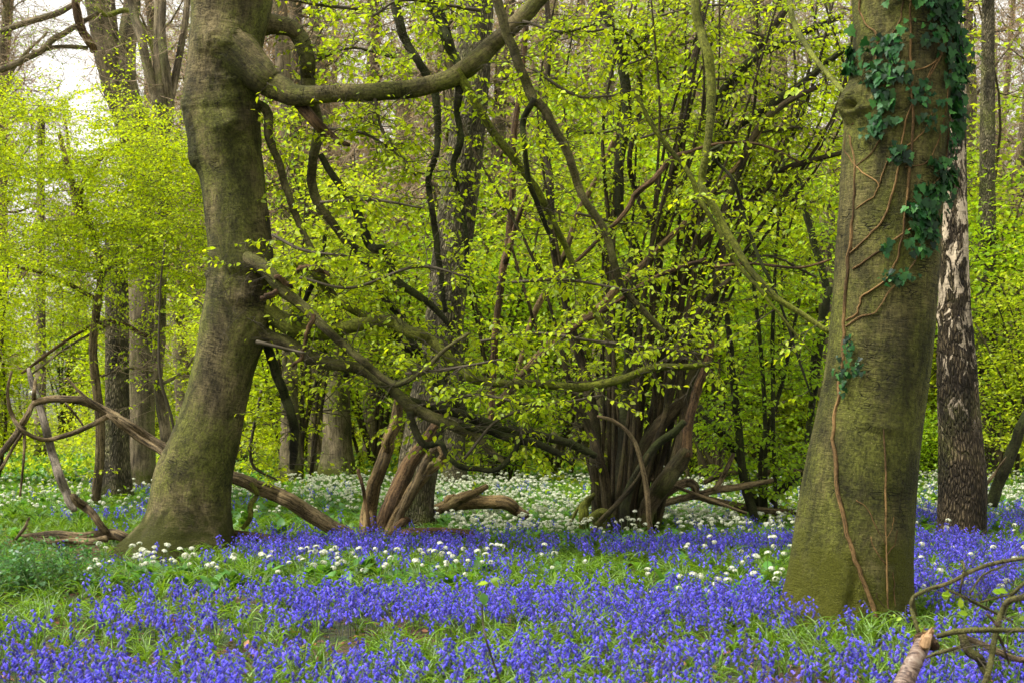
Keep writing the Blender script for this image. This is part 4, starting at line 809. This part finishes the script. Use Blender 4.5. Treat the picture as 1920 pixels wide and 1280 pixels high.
def proto_tree(seed, H=17, lean=0., nb=30, tw=(10, 20), leafn=9000):
    global rng
    keep = rng; rng = np.random.default_rng(seed); g = Geo(); tg = Geo(); lg = Geo(); ends = []
    n = 16; z = np.linspace(-.2, H, n); P = np.stack([lean * z * z / H + rng.normal(0, .05, n).cumsum(), rng.normal(0, .06, n).cumsum(), z], -1)
    rad = .24 * (1 - .75 * z / H) * (1 + .35 * np.exp(-np.maximum(z, 0) / .4)); tube(g, catmull(P, 3), np.interp(np.linspace(0, 1, 46), np.linspace(0, 1, n), rad), 12, True, knobbly(.06))
    for b in range(nb):
        t = rng.uniform(.16, .98); i = int(t * (n - 1)); a = rng.uniform(0, 2 * np.pi); L = rng.uniform(1.5, 4.5) * (1.1 - .5 * t)
        d = np.array((math.cos(a), math.sin(a), rng.uniform(.15, .9))); Q = [P[i]]
        for k in range(7): d = norm(d + rng.normal(0, .22, 3) + (0, 0, .04)); Q.append(Q[-1] + d * L / 7)
        Q = np.array(Q); tube(g, Q, np.linspace(.06 * (1.2 - t), .012, 8), 5)
        for k in range(int(rng.integers(*tw))):
            i = int(rng.integers(1, 8)); d2 = norm(norm(Q[-1] - Q[0]) * .6 + rng.normal(0, .8, 3)); q = [Q[i]]; l = rng.uniform(.5, 1.6)
            for _ in range(4): d2 = norm(d2 + rng.normal(0, .3, 3)); q.append(q[-1] + d2 * l / 4)
            tube(tg, np.array(q), np.linspace(.012, .005, 5), 3, False)
            for _ in range(3):
                d3 = norm(d2 + rng.normal(0, .8, 3)); j = int(rng.integers(1, 4)); tube(tg, np.array([q[j], q[j] + d3 * .25, q[j] + d3 * .5 + rng.normal(0, .08, 3)]), (.006, .005, .003), 3, False)
                ends.append(q[j] + d3 * rng.uniform(.2, .55))
            ends += q[2:]
    ends = np.array(ends); m = leafn; pos = ends[rng.integers(0, len(ends), m)] + rng.normal(0, .12, (m, 3)); d = rng.normal(0, 1, (m, 3)); up = rng.normal(0, .6, (m, 3)) + (0, 0, 1.)
    leaves(lg, pos, d, up, .065 * rng.uniform(.6, 1.3, m)); rng = keep
    return g, tg, lg
SH = []
for k, (H, W, nl) in enumerate([(3.4, 2.2, 11000), (2.4, 2.4, 10000), (4.6, 2.6, 13000), (1.5, 1.8, 8000)]):
    g, lg = proto_shrub(100 + k, H, W, 9, nl, .075); SH.append((g.mesh('stems', M['hazel']), lg.mesh('foliage', M['leafC'])))
TRP = []
for k in range(4):
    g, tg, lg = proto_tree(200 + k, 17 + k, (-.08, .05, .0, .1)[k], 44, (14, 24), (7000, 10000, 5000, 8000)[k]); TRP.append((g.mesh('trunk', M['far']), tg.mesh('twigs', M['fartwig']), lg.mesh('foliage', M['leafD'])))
LMK = [(60, 'at the left edge'), (170, 'behind the silvery dead trunk'), (260, 'behind the smooth and furrowed twin trunks'), (350, 'left of the leaning beech'), (450, 'behind the leaning beech'), (545, 'behind the grey trunk right of the beech'), (635, 'behind the wide mossy trunk'),
       (710, 'behind the dead leaning stems'), (790, 'behind the furrowed oak'), (860, 'behind the dark trunk beside the oak'), (950, 'behind the arched log'), (1050, 'in the gap left of the hazel'), (1120, 'behind the left hazel stems'), (1200, 'behind the middle of the hazel'),
       (1290, 'behind the right hazel stems'), (1390, 'behind the dark curved saplings'), (1480, 'left of the ivy-clad beech'), (1620, 'behind the ivy-clad beech'), (1740, 'between the ivy-clad beech and the birch'), (1800, 'behind the birch'), (1890, 'right of the birch'), (3000, 'beyond the right edge')]
used = {}
def where(px, head):
    l = head + ' ' + next(t for x, t in LMK if px <= x + 30); used[l] = used.get(l, 0) + 1
    return l if used[l] == 1 else head + ' ' + ('', 'taller one', 'farther one', 'farthest one')[min(3, used[l] - 1)] + ' ' + l[len(head) + 1:]
def place(nm, lab, cat, grp, meshes, loc, rz, s, leafm):
    r = thing(nm, lab, cat, loc, grp); r.rotation_euler = (0, 0, rz); r.scale = (s, s, s)
    for me in meshes:
        o = link(me.name.split('.')[0], me, r)
        if me.name.startswith(('foliage', 'twigs')): o['kind'] = 'stuff'
        if me.name.startswith('foliage'): o.material_slots[0].link = 'OBJECT'; o.material_slots[0].material = leafm
rg2 = np.random.default_rng(5)
# understorey shrubs in rows that thin out with distance
for (Y0, Y1, n, kinds, lab, grp) in [(25, 31, 9, (0, 1, 3), 'leafy hazel shrub at the near edge of the wood beyond the flowers', 'leafy shrubs beyond the flowers'), (31, 42, 22, (0, 1, 2), 'leafy shrub deeper in the wood behind the trunks', 'leafy shrubs deeper in the wood'),
                                     (42, 62, 32, (2, 0), 'distant leafy shrub filling the far wood', 'distant shrubs of the far wood'), (62, 95, 48, (2,), 'very distant leafy thicket at the back of the wood', 'far thickets at the back of the wood')]:
    for k in range(n):
        thin_left = rg2.random()
        Y = rg2.uniform(Y0, Y1); u = (k + rg2.uniform(0, 1)) / n * 2 - 1; u = ((u * 7.3) % 2) - 1; px = 960 + u * 1060; X = (px - 960) / F * Y
        if px < 560 and Y0 > 25 and thin_left < .5: continue
        kd = kinds[int(rg2.integers(len(kinds)))]; s = rg2.uniform(.8, 1.25) * (1 if Y < 42 else 1.25 if Y < 62 else 1.7)
        lf = M['leafB'] if px < 620 and rg2.random() < .8 else M['leafD'] if rg2.random() < .5 else M['leafC']
        place('shrub', where(px, 'leafy hazel shrub beyond the flowers,') if Y0 == 25 else lab, 'shrub', grp, SH[kd], (X, Y, float(ground_z(X, Y))), rg2.uniform(0, 6.28), s, lf)
# tall young crowns whose leaves fill the upper middle
for k, (px, Y, s) in enumerate([(560, 27, 1.5), (700, 33, 1.7), (930, 27, 1.4), (1040, 29, 1.6), (1230, 28, 1.7), (1330, 24.5, 1.5), (1420, 30, 1.8), (1600, 33, 2), (1880, 27, 1.6), (1820, 31, 2), (1010, 36, 2.1), (1290, 37, 2.2), (1450, 40, 2.4), (1150, 42, 2.4), (1750, 42, 2.5), (430, 36, 1.3)]):
    X = (px - 960) / F * Y; place('young_tree', where(px, 'tall leafy young tree,'), 'tree', 'leafy young trees behind the hazel', SH[2], (X, Y, 0), k * 1.7, s, M['leafC'] if k % 3 else M['leafD'])
for (Y0, Y1, n, lab, grp) in [(33, 48, 20, 'tall bare-twigged tree with a few new leaves in the wood', 'tall trees in the middle of the wood'), (48, 70, 40, 'distant tall tree with thin brown twigs', 'distant tall trees'), (70, 110, 64, 'very far tall tree closing the back of the wood', 'far trees closing the wood')]:
    for k in range(n):
        Y = rg2.uniform(Y0, Y1); px = -80 + 2080 * ((k * .618 + rg2.uniform(0, .04)) % 1); X = (px - 960) / F * Y
        if px < 300 and rg2.random() < .72: continue
        place('woodland_tree', lab, 'tree', grp, TRP[int(rg2.integers(4))], (X, Y, 0), rg2.uniform(0, 6.28), rg2.uniform(.9, 1.3), M['oldleaf'] if rg2.random() < .5 else M['leafD'])

# ================================================================== ground plants
def bell_mesh(seed, small=False):
    r_ = np.random.default_rng(seed); g = Geo(); H = r_.uniform(.24, .34); lean = r_.uniform(.02, .06)
    t = np.linspace(0, 1, 7); P = np.stack([lean * t * t + .05 * np.clip(t - .6, 0, 1) ** 1 , t * 0, H * (t - .18 * np.clip(t - .75, 0, 1) ** 1)], -1)
    tube(g, P, np.linspace(.0032, .0018, 7), 3, False)
    b = Geo(); n = int(r_.integers(7, 12))
    for k in range(n):
        f = k / (n - 1); tt = .60 + .4 * f; c = np.array([np.interp(tt, t, P[:, i]) for i in range(3)])
        a = r_.normal(0, .9) + (np.pi if k % 2 else 0); out = np.array((math.cos(a) * .7 + .45, math.sin(a), 0)); out = norm(out)
        tip = c + out * (.020 * (1.25 - .5 * f)); ax = norm(np.array((out[0] * .55, out[1] * .55, -1 + .7 * f))); L = .027 * (1.15 - .35 * f); rd = .0086 * (1.1 - .4 * f)
        ux = norm(np.cross(ax, (0.3, 1, .1))); uy = np.cross(ax, ux); th_ = np.linspace(0, 2 * np.pi, 6, endpoint=False); V = [tip - ax * .002]
        for (q, rr) in ((.12, .75), (.72, .85)):
            V += [tip + ax * L * q + (ux * math.cos(z) + uy * math.sin(z)) * rd * rr for z in th_]
        V += [tip + ax * L * .95 + (ux * math.cos(z) + uy * math.sin(z)) * rd * (2.0) for z in th_]
        fs = [[(0, 1 + (j + 1) % 6, 1 + j) for j in range(6)]]
        q4 = [(1 + j, 1 + (j + 1) % 6, 7 + (j + 1) % 6, 7 + j) for j in range(6)]
        tri = [(7 + j, 7 + (j + 1) % 6, 13 + j) for j in range(6)]
        b.add(np.array(V), [np.array(fs[0]), np.array(q4), np.array(tri)])
    return g, b
def joined(name, pairs, smooth_=True):
    """several geos with a material each as one mesh"""
    G = Geo(); mats = []; idx = {}
    cnt3 = []; 
    for g, m in pairs: mats.append(m)
    # build with per-geo face order kept by size
    order = {}
    for gi_, (g, m) in enumerate(pairs):
        base = G.n
        for v, b_ in zip(g.V, g.B): G.V.append(v); G.B.append(b_)
        for k, fl in g.F.items():
            for f in fl: G.F.setdefault(k, []).append(f + base); order.setdefault(k, []).append(np.full(len(f), gi_))
        G.n += g.n
    me = G.mesh(name, mats, smooth_)
    mi = np.concatenate([np.concatenate(order[k]) for k in G.F])
    if len(mi) == len(me.polygons): me.polygons.foreach_set('material_index', mi.astype(np.int32))
    return me
def blade_geo(seed, n=7, L=.30, w=.011):
    r_ = np.random.default_rng(seed); g = Geo()
    for k in range(n):
        a = r_.uniform(0, 2 * np.pi); l = L * r_.uniform(.6, 1.15); up = r_.uniform(.45, 1.3); t = np.linspace(0, 1, 6)
        h = np.sin(t * up * 1.4) / 1.4 * l * .95; o = (1 - np.cos(t * up * 1.5)) * l * .55 + t * .03
        if up > 1: h = h - .12 * l * t ** 3
        c = np.stack([np.cos(a) * o, np.sin(a) * o, h + .0], -1) + r_.normal(0, .012, 3) * (1, 1, 0); s = np.array((-math.sin(a), math.cos(a), 0)); ww = w * np.array((.6, 1, 1.1, 1, .7, .1)) * r_.uniform(.7, 1.2)
        mid = c - np.array((0, 0, .004)); V = np.concatenate([c + s * ww[:, None], mid, c - s * ww[:, None]]); i = np.arange(5)
        g.add(V, [np.concatenate([np.stack([i, i + 6, i + 7, i + 1], -1), np.stack([i + 6, i + 12, i + 13, i + 7], -1)])])
    return g
def garlic_geo(seed):
    r_ = np.random.default_rng(seed); lf = Geo(); st = Geo(); fl = Geo()
    for k in range(4):
        a = r_.uniform(0, 2 * np.pi); l = r_.uniform(.16, .25); t = np.linspace(0, 1, 6); w = l * .17 * np.array((.15, .6, 1, .95, .55, .03)); up = r_.uniform(.6, 1.2)
        o = (1 - np.cos(t * up * 1.5)) * l * .6 + t * .03; h = np.sin(t * up * 1.5) * l * .68; c = np.stack([np.cos(a) * o, np.sin(a) * o, h], -1); s = np.array((-math.sin(a), math.cos(a), 0))
        mid = c - np.array((0, 0, 1))[None] * (w * .25)[:, None]; V = np.concatenate([c + s * w[:, None], mid, c - s * w[:, None]]); i = np.arange(5)
        lf.add(V, [np.concatenate([np.stack([i, i + 6, i + 7, i + 1], -1), np.stack([i + 6, i + 12, i + 13, i + 7], -1)])])
    H = r_.uniform(.22, .31); tube(st, np.array([(0, 0, 0), (.005, .004, H * .5), (.012, 0, H)]), .0022, 3, False)
    n = 13; d = norm(r_.normal(0, 1, (n, 3)) + (0, 0, .7)); c = np.array((.012, 0, H)) + d * (.024, .024, .014) * r_.uniform(.7, 1.1, (n, 1))
    for k in range(n):
        u = norm(np.cross(d[k], (.3, .2, 1))); v = np.cross(d[k], u)
        for q in range(3): a = q * np.pi / 3 + r_.uniform(0, .5); e = u * math.cos(a) + v * math.sin(a); f = np.cross(d[k], e); fl.add(np.array([c[k] + e * .014 + d[k] * .003, c[k] + f * .005, c[k] - e * .014 + d[k] * .003, c[k] - f * .005]), [np.array([(0, 1, 2), (0, 2, 3)])])
    return lf, st, fl
protos = {}
lib = bpy.data.collections.new('plant_prototypes')        # unlinked: only its geometry is scattered
def reg(key, me): o = bpy.data.objects.new(key, me); protos.setdefault(key.rstrip('0123456789_'), []).append(me); return o
def scatter(name, lab, meshes, pts, rz, tilt, scl, idx):
    """one mass of plants: points carry rotation, size and kind, geometry nodes put the plants on them"""
    col = bpy.data.collections.new(name + '_kinds')
    for i, me in enumerate(meshes): col.objects.link(bpy.data.objects.new('%s_kind_%02d' % (name, i), me))
    me = bpy.data.meshes.new(name); me.vertices.add(len(pts)); me.vertices.foreach_set('co', np.asarray(pts, np.float32).ravel())
    a = me.attributes.new('rot', 'FLOAT_VECTOR', 'POINT'); a.data.foreach_set('vector', np.stack([tilt[:, 0], tilt[:, 1], rz], -1).astype(np.float32).ravel())
    a = me.attributes.new('scl', 'FLOAT', 'POINT'); a.data.foreach_set('value', scl.astype(np.float32))
    a = me.attributes.new('pick', 'INT', 'POINT'); a.data.foreach_set('value', idx.astype(np.int32))
    o = link(name, me, kind='stuff', label=lab)
    nt = bpy.data.node_groups.new(name + '_nodes', 'GeometryNodeTree')
    nt.interface.new_socket('Geometry', in_out='INPUT', socket_type='NodeSocketGeometry'); nt.interface.new_socket('Geometry', in_out='OUTPUT', socket_type='NodeSocketGeometry')
    N = nt.nodes; I = N.new('NodeGroupInput'); O = N.new('NodeGroupOutput'); ip = N.new('GeometryNodeInstanceOnPoints'); ci = N.new('GeometryNodeCollectionInfo')
    ci.inputs['Collection'].default_value = col; ci.inputs['Separate Children'].default_value = True; ci.inputs['Reset Children'].default_value = True
    def na(nm, dt): x = N.new('GeometryNodeInputNamedAttribute'); x.data_type = dt; x.inputs['Name'].default_value = nm; return next(q for q in x.outputs if q.enabled and q.name == 'Attribute')
    mp = N.new('GeometryNodeMeshToPoints'); nt.links.new(I.outputs[0], mp.inputs[0]); nt.links.new(mp.outputs[0], ip.inputs['Points']); nt.links.new(ci.outputs[0], ip.inputs['Instance'])
    ip.inputs['Pick Instance'].default_value = True; nt.links.new(na('pick', 'INT'), ip.inputs['Instance Index'])
    er = N.new('FunctionNodeEulerToRotation'); nt.links.new(na('rot', 'FLOAT_VECTOR'), er.inputs[0]); nt.links.new(er.outputs[0], ip.inputs['Rotation']); nt.links.new(na('scl', 'FLOAT'), ip.inputs['Scale'])
    nt.links.new(ip.outputs[0], O.inputs[0]); md = o.modifiers.new('scatter', 'NODES'); md.node_group = nt
    return o
BLM = []
for k in range(7):
    s_, b_ = bell_mesh(300 + k); BLM.append((s_, b_))
bell_st = [s_.mesh('stalk', M['bstalk']) for s_, _ in BLM]; bell_fl = [b_.mesh('flower_bells', M['bell']) for _, b_ in BLM]
bell_all = [joined('bluebell', [(s_, M['bstalk']), (b_, M['bell'])]) for s_, b_ in BLM]
GM = [garlic_geo(400 + k) for k in range(5)]
gar_lf = [a.mesh('leaf_rosette', M['garlicleaf']) for a, b, c in GM]; gar_st = [b.mesh('stalk', M['stalk']) for a, b, c in GM]; gar_fl = [c.mesh('flower_head', M['white']) for a, b, c in GM]
gar_all = [joined('garlic', [(a, M['garlicleaf']), (b, M['stalk']), (c, M['white'])]) for a, b, c in GM]
blade_m = [blade_geo(500 + k, 13, .22 + .02 * k, .0046).mesh('blades', M['blade']) for k in range(5)]

rg = np.random.default_rng(77)
TR = [(root_[0], root_[1], root_[2]) for root_ in []]
TRK = [(at(345, 1050, YL)[0], YL, .62), (at(1585, 1188, YR)[0], YR, .50), (at(1798, 1015, YB)[0], YB, .32), (at(1175, 985, YH)[0], YH, .5), (at(778, 985, 17.6)[0], 17.6, .4), (at(705, 1000, 16.4)[0], 16.4, .2)]
def field(n, Y0, Y1, dens, hh=.28, spread=1.15, seed=0):
    """random ground points thinned by a density given in terms of where the heads stand"""
    Y = np.sqrt(rg.uniform(Y0 ** 2, Y1 ** 2, n)); X = rg.uniform(-1, 1, n) * .36 * spread * Y
    px = 960 + X / Y * F; py = HOR + (CH - hh) / Y * F
    k = rg.random(n) < dens(px, py, X, Y); X, Y = X[k], Y[k]
    lg_ = ((X / Y * F + 960) < 345) & (Y > 13.2) & (Y < 15.3) & (rg.random(len(X)) > .25); X, Y = X[~lg_], Y[~lg_]
    for (tx, ty, tr) in TRK:
        q = (X - tx) ** 2 + (Y - ty) ** 2 > tr ** 2; X, Y = X[q], Y[q]
    return X, Y, ground_z(X, Y)
def band(v, a, b, s): return np.clip((v - a) / s, 0, 1) * np.clip((b - v) / s, 0, 1)
def clump(X, Y, sc_, off): return np.clip(.5 + 1.5 * vnoise(np.stack([X * sc_, Y * sc_, X * 0 + off], -1)) + .7 * vnoise(np.stack([X * sc_ * 3, Y * sc_ * 3, X * 0 + off + 5], -1)), 0, 1)
def d_blue(px, py, X, Y):
    c = clump(X, Y, 1.1, 2.2)
    d = band(py, 1160, 1500, 22) * (.36 + .64 * c)
    d = np.maximum(d, band(py, 1068, 1150, 18) * (.12 + .88 * c) * np.clip((px - 90) / 120, 0, 1))
    d = np.maximum(d, band(py, 1145, 1165, 8) * .3 * c)
    d = np.maximum(d, band(py, 982, 1022, 14) * (.25 + .65 * c) * np.clip((px - 400) / 60, 0, 1) * (px < 1560))
    d = np.maximum(d, band(py, 1010, 1045, 12) * .25 * c)
    d = np.maximum(d, band(py, 1005, 1070, 16) * .30 * c * (px > 900))
    d = np.maximum(d, band(py, 925, 1500, 20) * (.10 + .62 * c) * (px > 1690))
    d = np.maximum(d, band(py, 895, 990, 10) * .07 * c)
    d = np.maximum(d, band(py, 940, 965, 10) * .3 * c * (px < 330) * (px > 80))
    left = (px < 170) & (py < 1130); return np.where(left, d * .18, d)
def d_white(px, py, X, Y):
    c = clump(X, Y, .9, 12.2)
    d = band(py, 925, 990, 10) * (.35 + .65 * c) * np.clip((px - 800) / 60, 0, 1) * (px < 1720)
    d = np.maximum(d, band(py, 880, 960, 12) * (.12 + .5 * c) * np.where(px < 560, .35, 1.))
    d = np.maximum(d, band(py, 1018, 1075, 14) * (.05 + .55 * c) * np.clip((1000 - px) / 200, .12, 1) * np.clip((px - 150) / 80, 0, 1))
    d = np.maximum(d, band(py, 985, 1100, 14) * .10 * c * (px > 1200)); d = np.maximum(d, band(py, 1000, 1110, 14) * .15 * c * (px > 1700)); return d
BX, BY, BZ = field(50000, 6.4, 33, d_blue)
near = np.argsort(BY); inview = np.abs(BX / BY) < .355
idx_near = [i for i in near if inview[i] and BY[i] > 7.0][:300]
mask = np.ones(len(BX), bool); mask[idx_near] = False
for i in idx_near:
    k = int(rg.integers(7)); t = thing('bluebell', 'violet-blue bluebell in the dense drift along the bottom of the view', 'flower', (BX[i], BY[i], BZ[i]), 'bluebells in the nearest drift')
    t.rotation_euler = (rg.normal(0, .1), rg.normal(0, .1), rg.uniform(0, 6.28)); s = rg.uniform(.75, 1.1); t.scale = (s, s, s)
    link('stalk', bell_st[k], t); link('flower_bells', bell_fl[k], t, kind='stuff')
def sc_rand(n, a=.8, b=1.2): return rg.uniform(a, b, n)
n = mask.sum(); scatter('bluebell_carpet', 'carpet of violet-blue bluebells', bell_all, np.stack([BX, BY, BZ], -1)[mask], rg.uniform(0, 6.28, n), rg.normal(0, .12, (n, 2)), sc_rand(n, .72, 1.1), rg.integers(0, 7, n))
WX, WY, WZ = field(36000, 9, 34, d_white, .27)
vis = (np.abs(WX / WY) < .35); order = [i for i in np.argsort(WY) if vis[i]][:200]; mask = np.ones(len(WX), bool); mask[order] = False
for i in order:
    k = int(rg.integers(5)); t = thing('wild_garlic', 'white-flowered wild garlic plant in the nearer band among bluebells', 'flower', (WX[i], WY[i], WZ[i]), 'wild garlic among the nearer bluebells')
    t.rotation_euler = (0, 0, rg.uniform(0, 6.28)); s = rg.uniform(.85, 1.2); t.scale = (s, s, s)
    link('leaf_rosette', gar_lf[k], t); link('stalk', gar_st[k], t); link('flower_head', gar_fl[k], t)
n = mask.sum(); scatter('garlic_carpet', 'drift of white wild garlic flowers and broad leaves', gar_all, np.stack([WX, WY, WZ], -1)[mask], rg.uniform(0, 6.28, n), rg.normal(0, .08, (n, 2)), sc_rand(n), rg.integers(0, 5, n))
# strap leaves under everything
GX, GY, GZ = field(23000, 6.2, 26, lambda px, py, X, Y: np.clip(.35 + clump(X, Y, .8, 40), 0, 1) * np.where((px < 420) & (py > 1180), .55, 1), .15)
n = len(GX); scatter('grass', 'mass of long green bluebell leaves and grass', blade_m, np.stack([GX, GY, GZ], -1), rg.uniform(0, 6.28, n), rg.normal(0, .1, (n, 2)), sc_rand(n, .6, 1.1), rg.integers(0, 5, n))
# broad green leaves in the farther ground cover
GX, GY, GZ = field(12000, 12, 40, lambda px, py, X, Y: np.clip(.3 + clump(X, Y, .7, 60), 0, 1) * np.where(Y < 17, .25, 1), .15)
n = len(GX); scatter('ground_cover', 'green leafy ground cover under the trees', gar_lf, np.stack([GX, GY, GZ], -1), rg.uniform(0, 6.28, n), rg.normal(0, .1, (n, 2)), sc_rand(n, .8, 1.3), rg.integers(0, 5, n))
# dead leaves on the soil
n = 5000; Y = rg.uniform(6, 18, n); X = rg.uniform(-.4, .4, n) * Y; g = Geo()
leaves(g, np.stack([X, Y, ground_z(X, Y) + .012], -1), np.concatenate([rg.normal(0, 1, (n, 2)), rg.normal(0, .15, (n, 1))], 1), rg.normal(0, .25, (n, 3)) + (0, 0, 1.), rg.uniform(.04, .08, n)); link('leaf_litter', g.mesh('leaf_litter', M['litter']), kind='stuff', label='scattered brown dead leaves')
# low bramble along the ground behind
bm = Geo(); n = 26000; Y = rg.uniform(20, 48, n); X = rg.uniform(-.42, .42, n) * Y; Z = rg.random(n) ** 1.5 * (.12 + .5 * clump(X, Y, .5, 90)) + .05
k = rg.random(n) < clump(X, Y, .45, 80) + .1; X, Y, Z = X[k], Y[k], Z[k]; n = len(X)
leaves(bm, np.stack([X, Y, Z], -1), rg.normal(0, 1, (n, 3)), rg.normal(0, .5, (n, 3)) + (0, 0, 1.), rg.uniform(.05, .10, n)); link('bramble_cover', bm.mesh('bramble_cover', M['leafC']), kind='stuff', label='low brambles and seedlings on the woodland floor')

um = Geo(); n = 70000; Y = rng.uniform(30 ** .5, 100 ** .5, n) ** 2; X = rng.uniform(-.42, .42, n) * Y; Z = rng.random(n) ** 1.3 * (.3 + 2.0 * clump(X, Y, .16, 33)) * Y / 60 + .05
leaves(um, np.stack([X, Y, Z], -1), rng.normal(0, 1, (n, 3)), rng.normal(0, .5, (n, 3)) + (0, 0, 1.), rng.uniform(.08, .16, n)); link('undergrowth', um.mesh('undergrowth', M['leafD']), kind='stuff', label='far yellow-green undergrowth low between the trees')
# leafy low bush at the left edge
def bush(lab, px, row, Y, wx, H, nst, mat, seed, lf=.045, parts_=60):
    t = thing('elder_bush', lab, 'bush', at(px, row, Y)); t.location.z = 0; s = Spray()
    for k in range(nst):
        c = np.array((at(px, row, Y)[0] + rng.normal(0, wx * .45), Y + rng.normal(0, .45), 0)); top = H * (1 - .35 * abs(c[0] - t.location.x) / wx) * rng.uniform(.6, 1.1)
        d = norm(np.array((rng.normal(0, .4), rng.normal(0, .4), 1.))); s.twig(c, d, top, .005, lf, gap=.028, sub=2)
    finish_foliage(s, t, mat, M['stalk'], parts_); return t
bush('low dense dark green leafy bush at the left edge above the bluebells', 30, 1180, 11.8, .75, .50, 120, M['cover'], 1)
bush('small spreading green bush left of the leaning beech foot', 150, 1110, 13.0, .6, .24, 60, M['cover'], 2, .04)
bush('little green elder seedling at the foot of the ivy-clad beech', 1655, 1200, 9.5, .10, .30, 9, M['leafC'], 3, .05, 0)

# ================================================================== foreground sticks, right corner
YS = 6.6
t = thing('birch_stick', 'banded brown birch stick with pale snapped end poking up at bottom right', 'stick', at(1690, 1290, YS))
P, r = branch_pts([(1655, 1370, 21), (1686, 1300, 19), (1708, 1252, 17), (1730, 1206, 15)], YS - .3, YS, 8, .02); g = Geo(); tube(g, P, r, 18, True, knobbly(.04)); part('bark', g, M['stick'], t)
P, r = branch_pts([(1726, 1216, 13), (1738, 1198, 13), (1748, 1180, 8)], YS - .04, YS, 5, .1); r = r * np.linspace(1, .55, len(r)); g = Geo(); tube(g, P, r, 12, True, lambda rr, th, ln, P_, BK: rr * (.85 + .3 * vnoise(np.stack([np.cos(th) * 3, np.sin(th) * 3, ln * 0], -1))))
for k in range(11):
    a = k * 2.4; x0, y0 = 1734 + 8 * math.cos(a), 1200 + 5 * math.sin(a); P, r = branch_pts([(x0 - 4, y0 + 8, 3.2), (x0, y0 - 4, 2.6), (x0 + rng.uniform(6, 11), y0 - rng.uniform(14, 26), .6)], YS - .03 * math.cos(a), YS - .02, 3, .1); tube(g, P, r, 4)
part('broken_end', g, M['cut'], t, smooth=False)
P, r = branch_pts([(1716, 1196, 9), (1730, 1200, 16), (1746, 1206, 14), (1756, 1212, 8)], YS + .07, YS + .07, 5, .6); g = Geo(); tube(g, P, r, 10, True, knobbly(.25)); part('knot', g, M['deadred'], t)
t = thing('fallen_branch', 'thin twiggy green-brown branch lying over the bluebells at bottom right', 'branch', at(1860, 1270, YS))
pts = multi(t, YS + .2, [([(1756, 1192, 5), (1800, 1182, 6), (1870, 1180, 5), (1960, 1180, 4)], 0, -.2), ([(1722, 1185, 4), (1712, 1150, 4), (1710, 1122, 4), (1735, 1106, 4), (1780, 1092, 4), (1830, 1066, 4), (1880, 1052, 4), (1960, 1040, 3)], 0, .2),
    ([(1842, 1290, 6), (1858, 1240, 6), (1868, 1180, 6), (1888, 1130, 6), (1925, 1118, 6), (1970, 1105, 5)], -.2, 0), ([(1888, 1130, 4), (1900, 1110, 4), (1940, 1075, 3)], 0, .1), ([(1800, 1182, 8), (1815, 1215, 9), (1838, 1238, 9), (1850, 1260, 8)], .1, .05), ([(1735, 1232, 3), (1770, 1220, 4), (1805, 1212, 4)], .1, .1),
    ([(1770, 1100, 2.5), (1830, 1130, 3), (1900, 1165, 2.5)], .15, .2), ([(1800, 1110, 2), (1808, 1060, 2.5), (1800, 1052, 2)], .15, .2), ([(1818, 1115, 2), (1840, 1080, 2), (1880, 1060, 2)], .1, .2), ([(1838, 1128, 2), (1890, 1115, 2)], .1, .1), ([(1872, 1192, 3), (1885, 1220, 2.5), (1892, 1245, 2)], -.1, 0, M['arch']), ([(1850, 1150, 2.5), (1868, 1170, 3), (1872, 1180, 3)], -.15, -.1, M['arch']),
    ([(1810, 1195, 6), (1850, 1210, 6), (1890, 1230, 6), (1930, 1240, 5)], .4, .4, M['arch'])], M['limb'], 8, .1, 'branch')
s4 = Spray(); lfp = []
for P, r in pts: s4.from_branch(P, r * .6, 3, (.1, .35), 0, sub=2, leafprob=0)
for x, y in [(1765, 1115), (1770, 1125), (1800, 1140), (1815, 1150), (1870, 1105), (1860, 1108), (1910, 1160)]:
    s4.pos.append(at(x, y, YS + .2)); s4.dir.append(norm(rng.normal(0, 1, 3) * (1, .4, .5))); s4.up.append(norm(np.array((0, -.8, .6)) + rng.normal(0, .2, 3))); s4.size.append(.055)
finish_foliage(s4, t, M['leafC'], M['twig'], 20)
t = thing('seedling', 'single thin-stalked seedling with one dark round leaf rising at bottom centre', 'plant', at(945, 1300, 6.0))
P, r = branch_pts([(950, 1320, 2), (935, 1270, 2), (915, 1210, 2), (906, 1170, 1.8), (905, 1125, 1.5), (918, 1090, 1.2)], 6.0, 5.9, 5, .2); g = Geo(); tube(g, P, r, 5); part('stalk', g, M['twig'], t)
g = Geo(); leaves(g, np.zeros((1, 3)), [[1, 0, 0]], [[0, 0, 1]], 1.0, (HL_V, HL_F), 1.3); lm_ = g.mesh('leaf', M['cover']); g = Geo(); leaves(g, np.zeros((1, 3)), [[1, 0, 0]], [[0, 0, 1]], 1.0, (HL_V, HL_F)); lm2 = g.mesh('leaf', M['leafC'])
for (x, y, d, up, s, me) in [(906, 1110, (0.1, -.1, -1), (.1, -1, .1), .055, lm_), (918, 1090, (.8, -.2, .3), (0, -.6, .8), .05, lm2), (916, 1092, (-.9, 0, -.1), (0, -.5, .9), .05, lm2), (922, 1085, (.7, 0, -.8), (.4, -.7, .6), .05, lm2)]:
    c = at(x, y, 5.9); X = norm(np.array(d, float)); Yv = norm(np.cross(up, X)); Z = np.cross(X, Yv); o = link('leaf', me, t); off = np.array(t.location)
    o.matrix_local = Matrix([[X[q] * s, Yv[q] * s, Z[q] * s, c[q] - off[q]] for q in range(3)] + [[0, 0, 0, 1]])
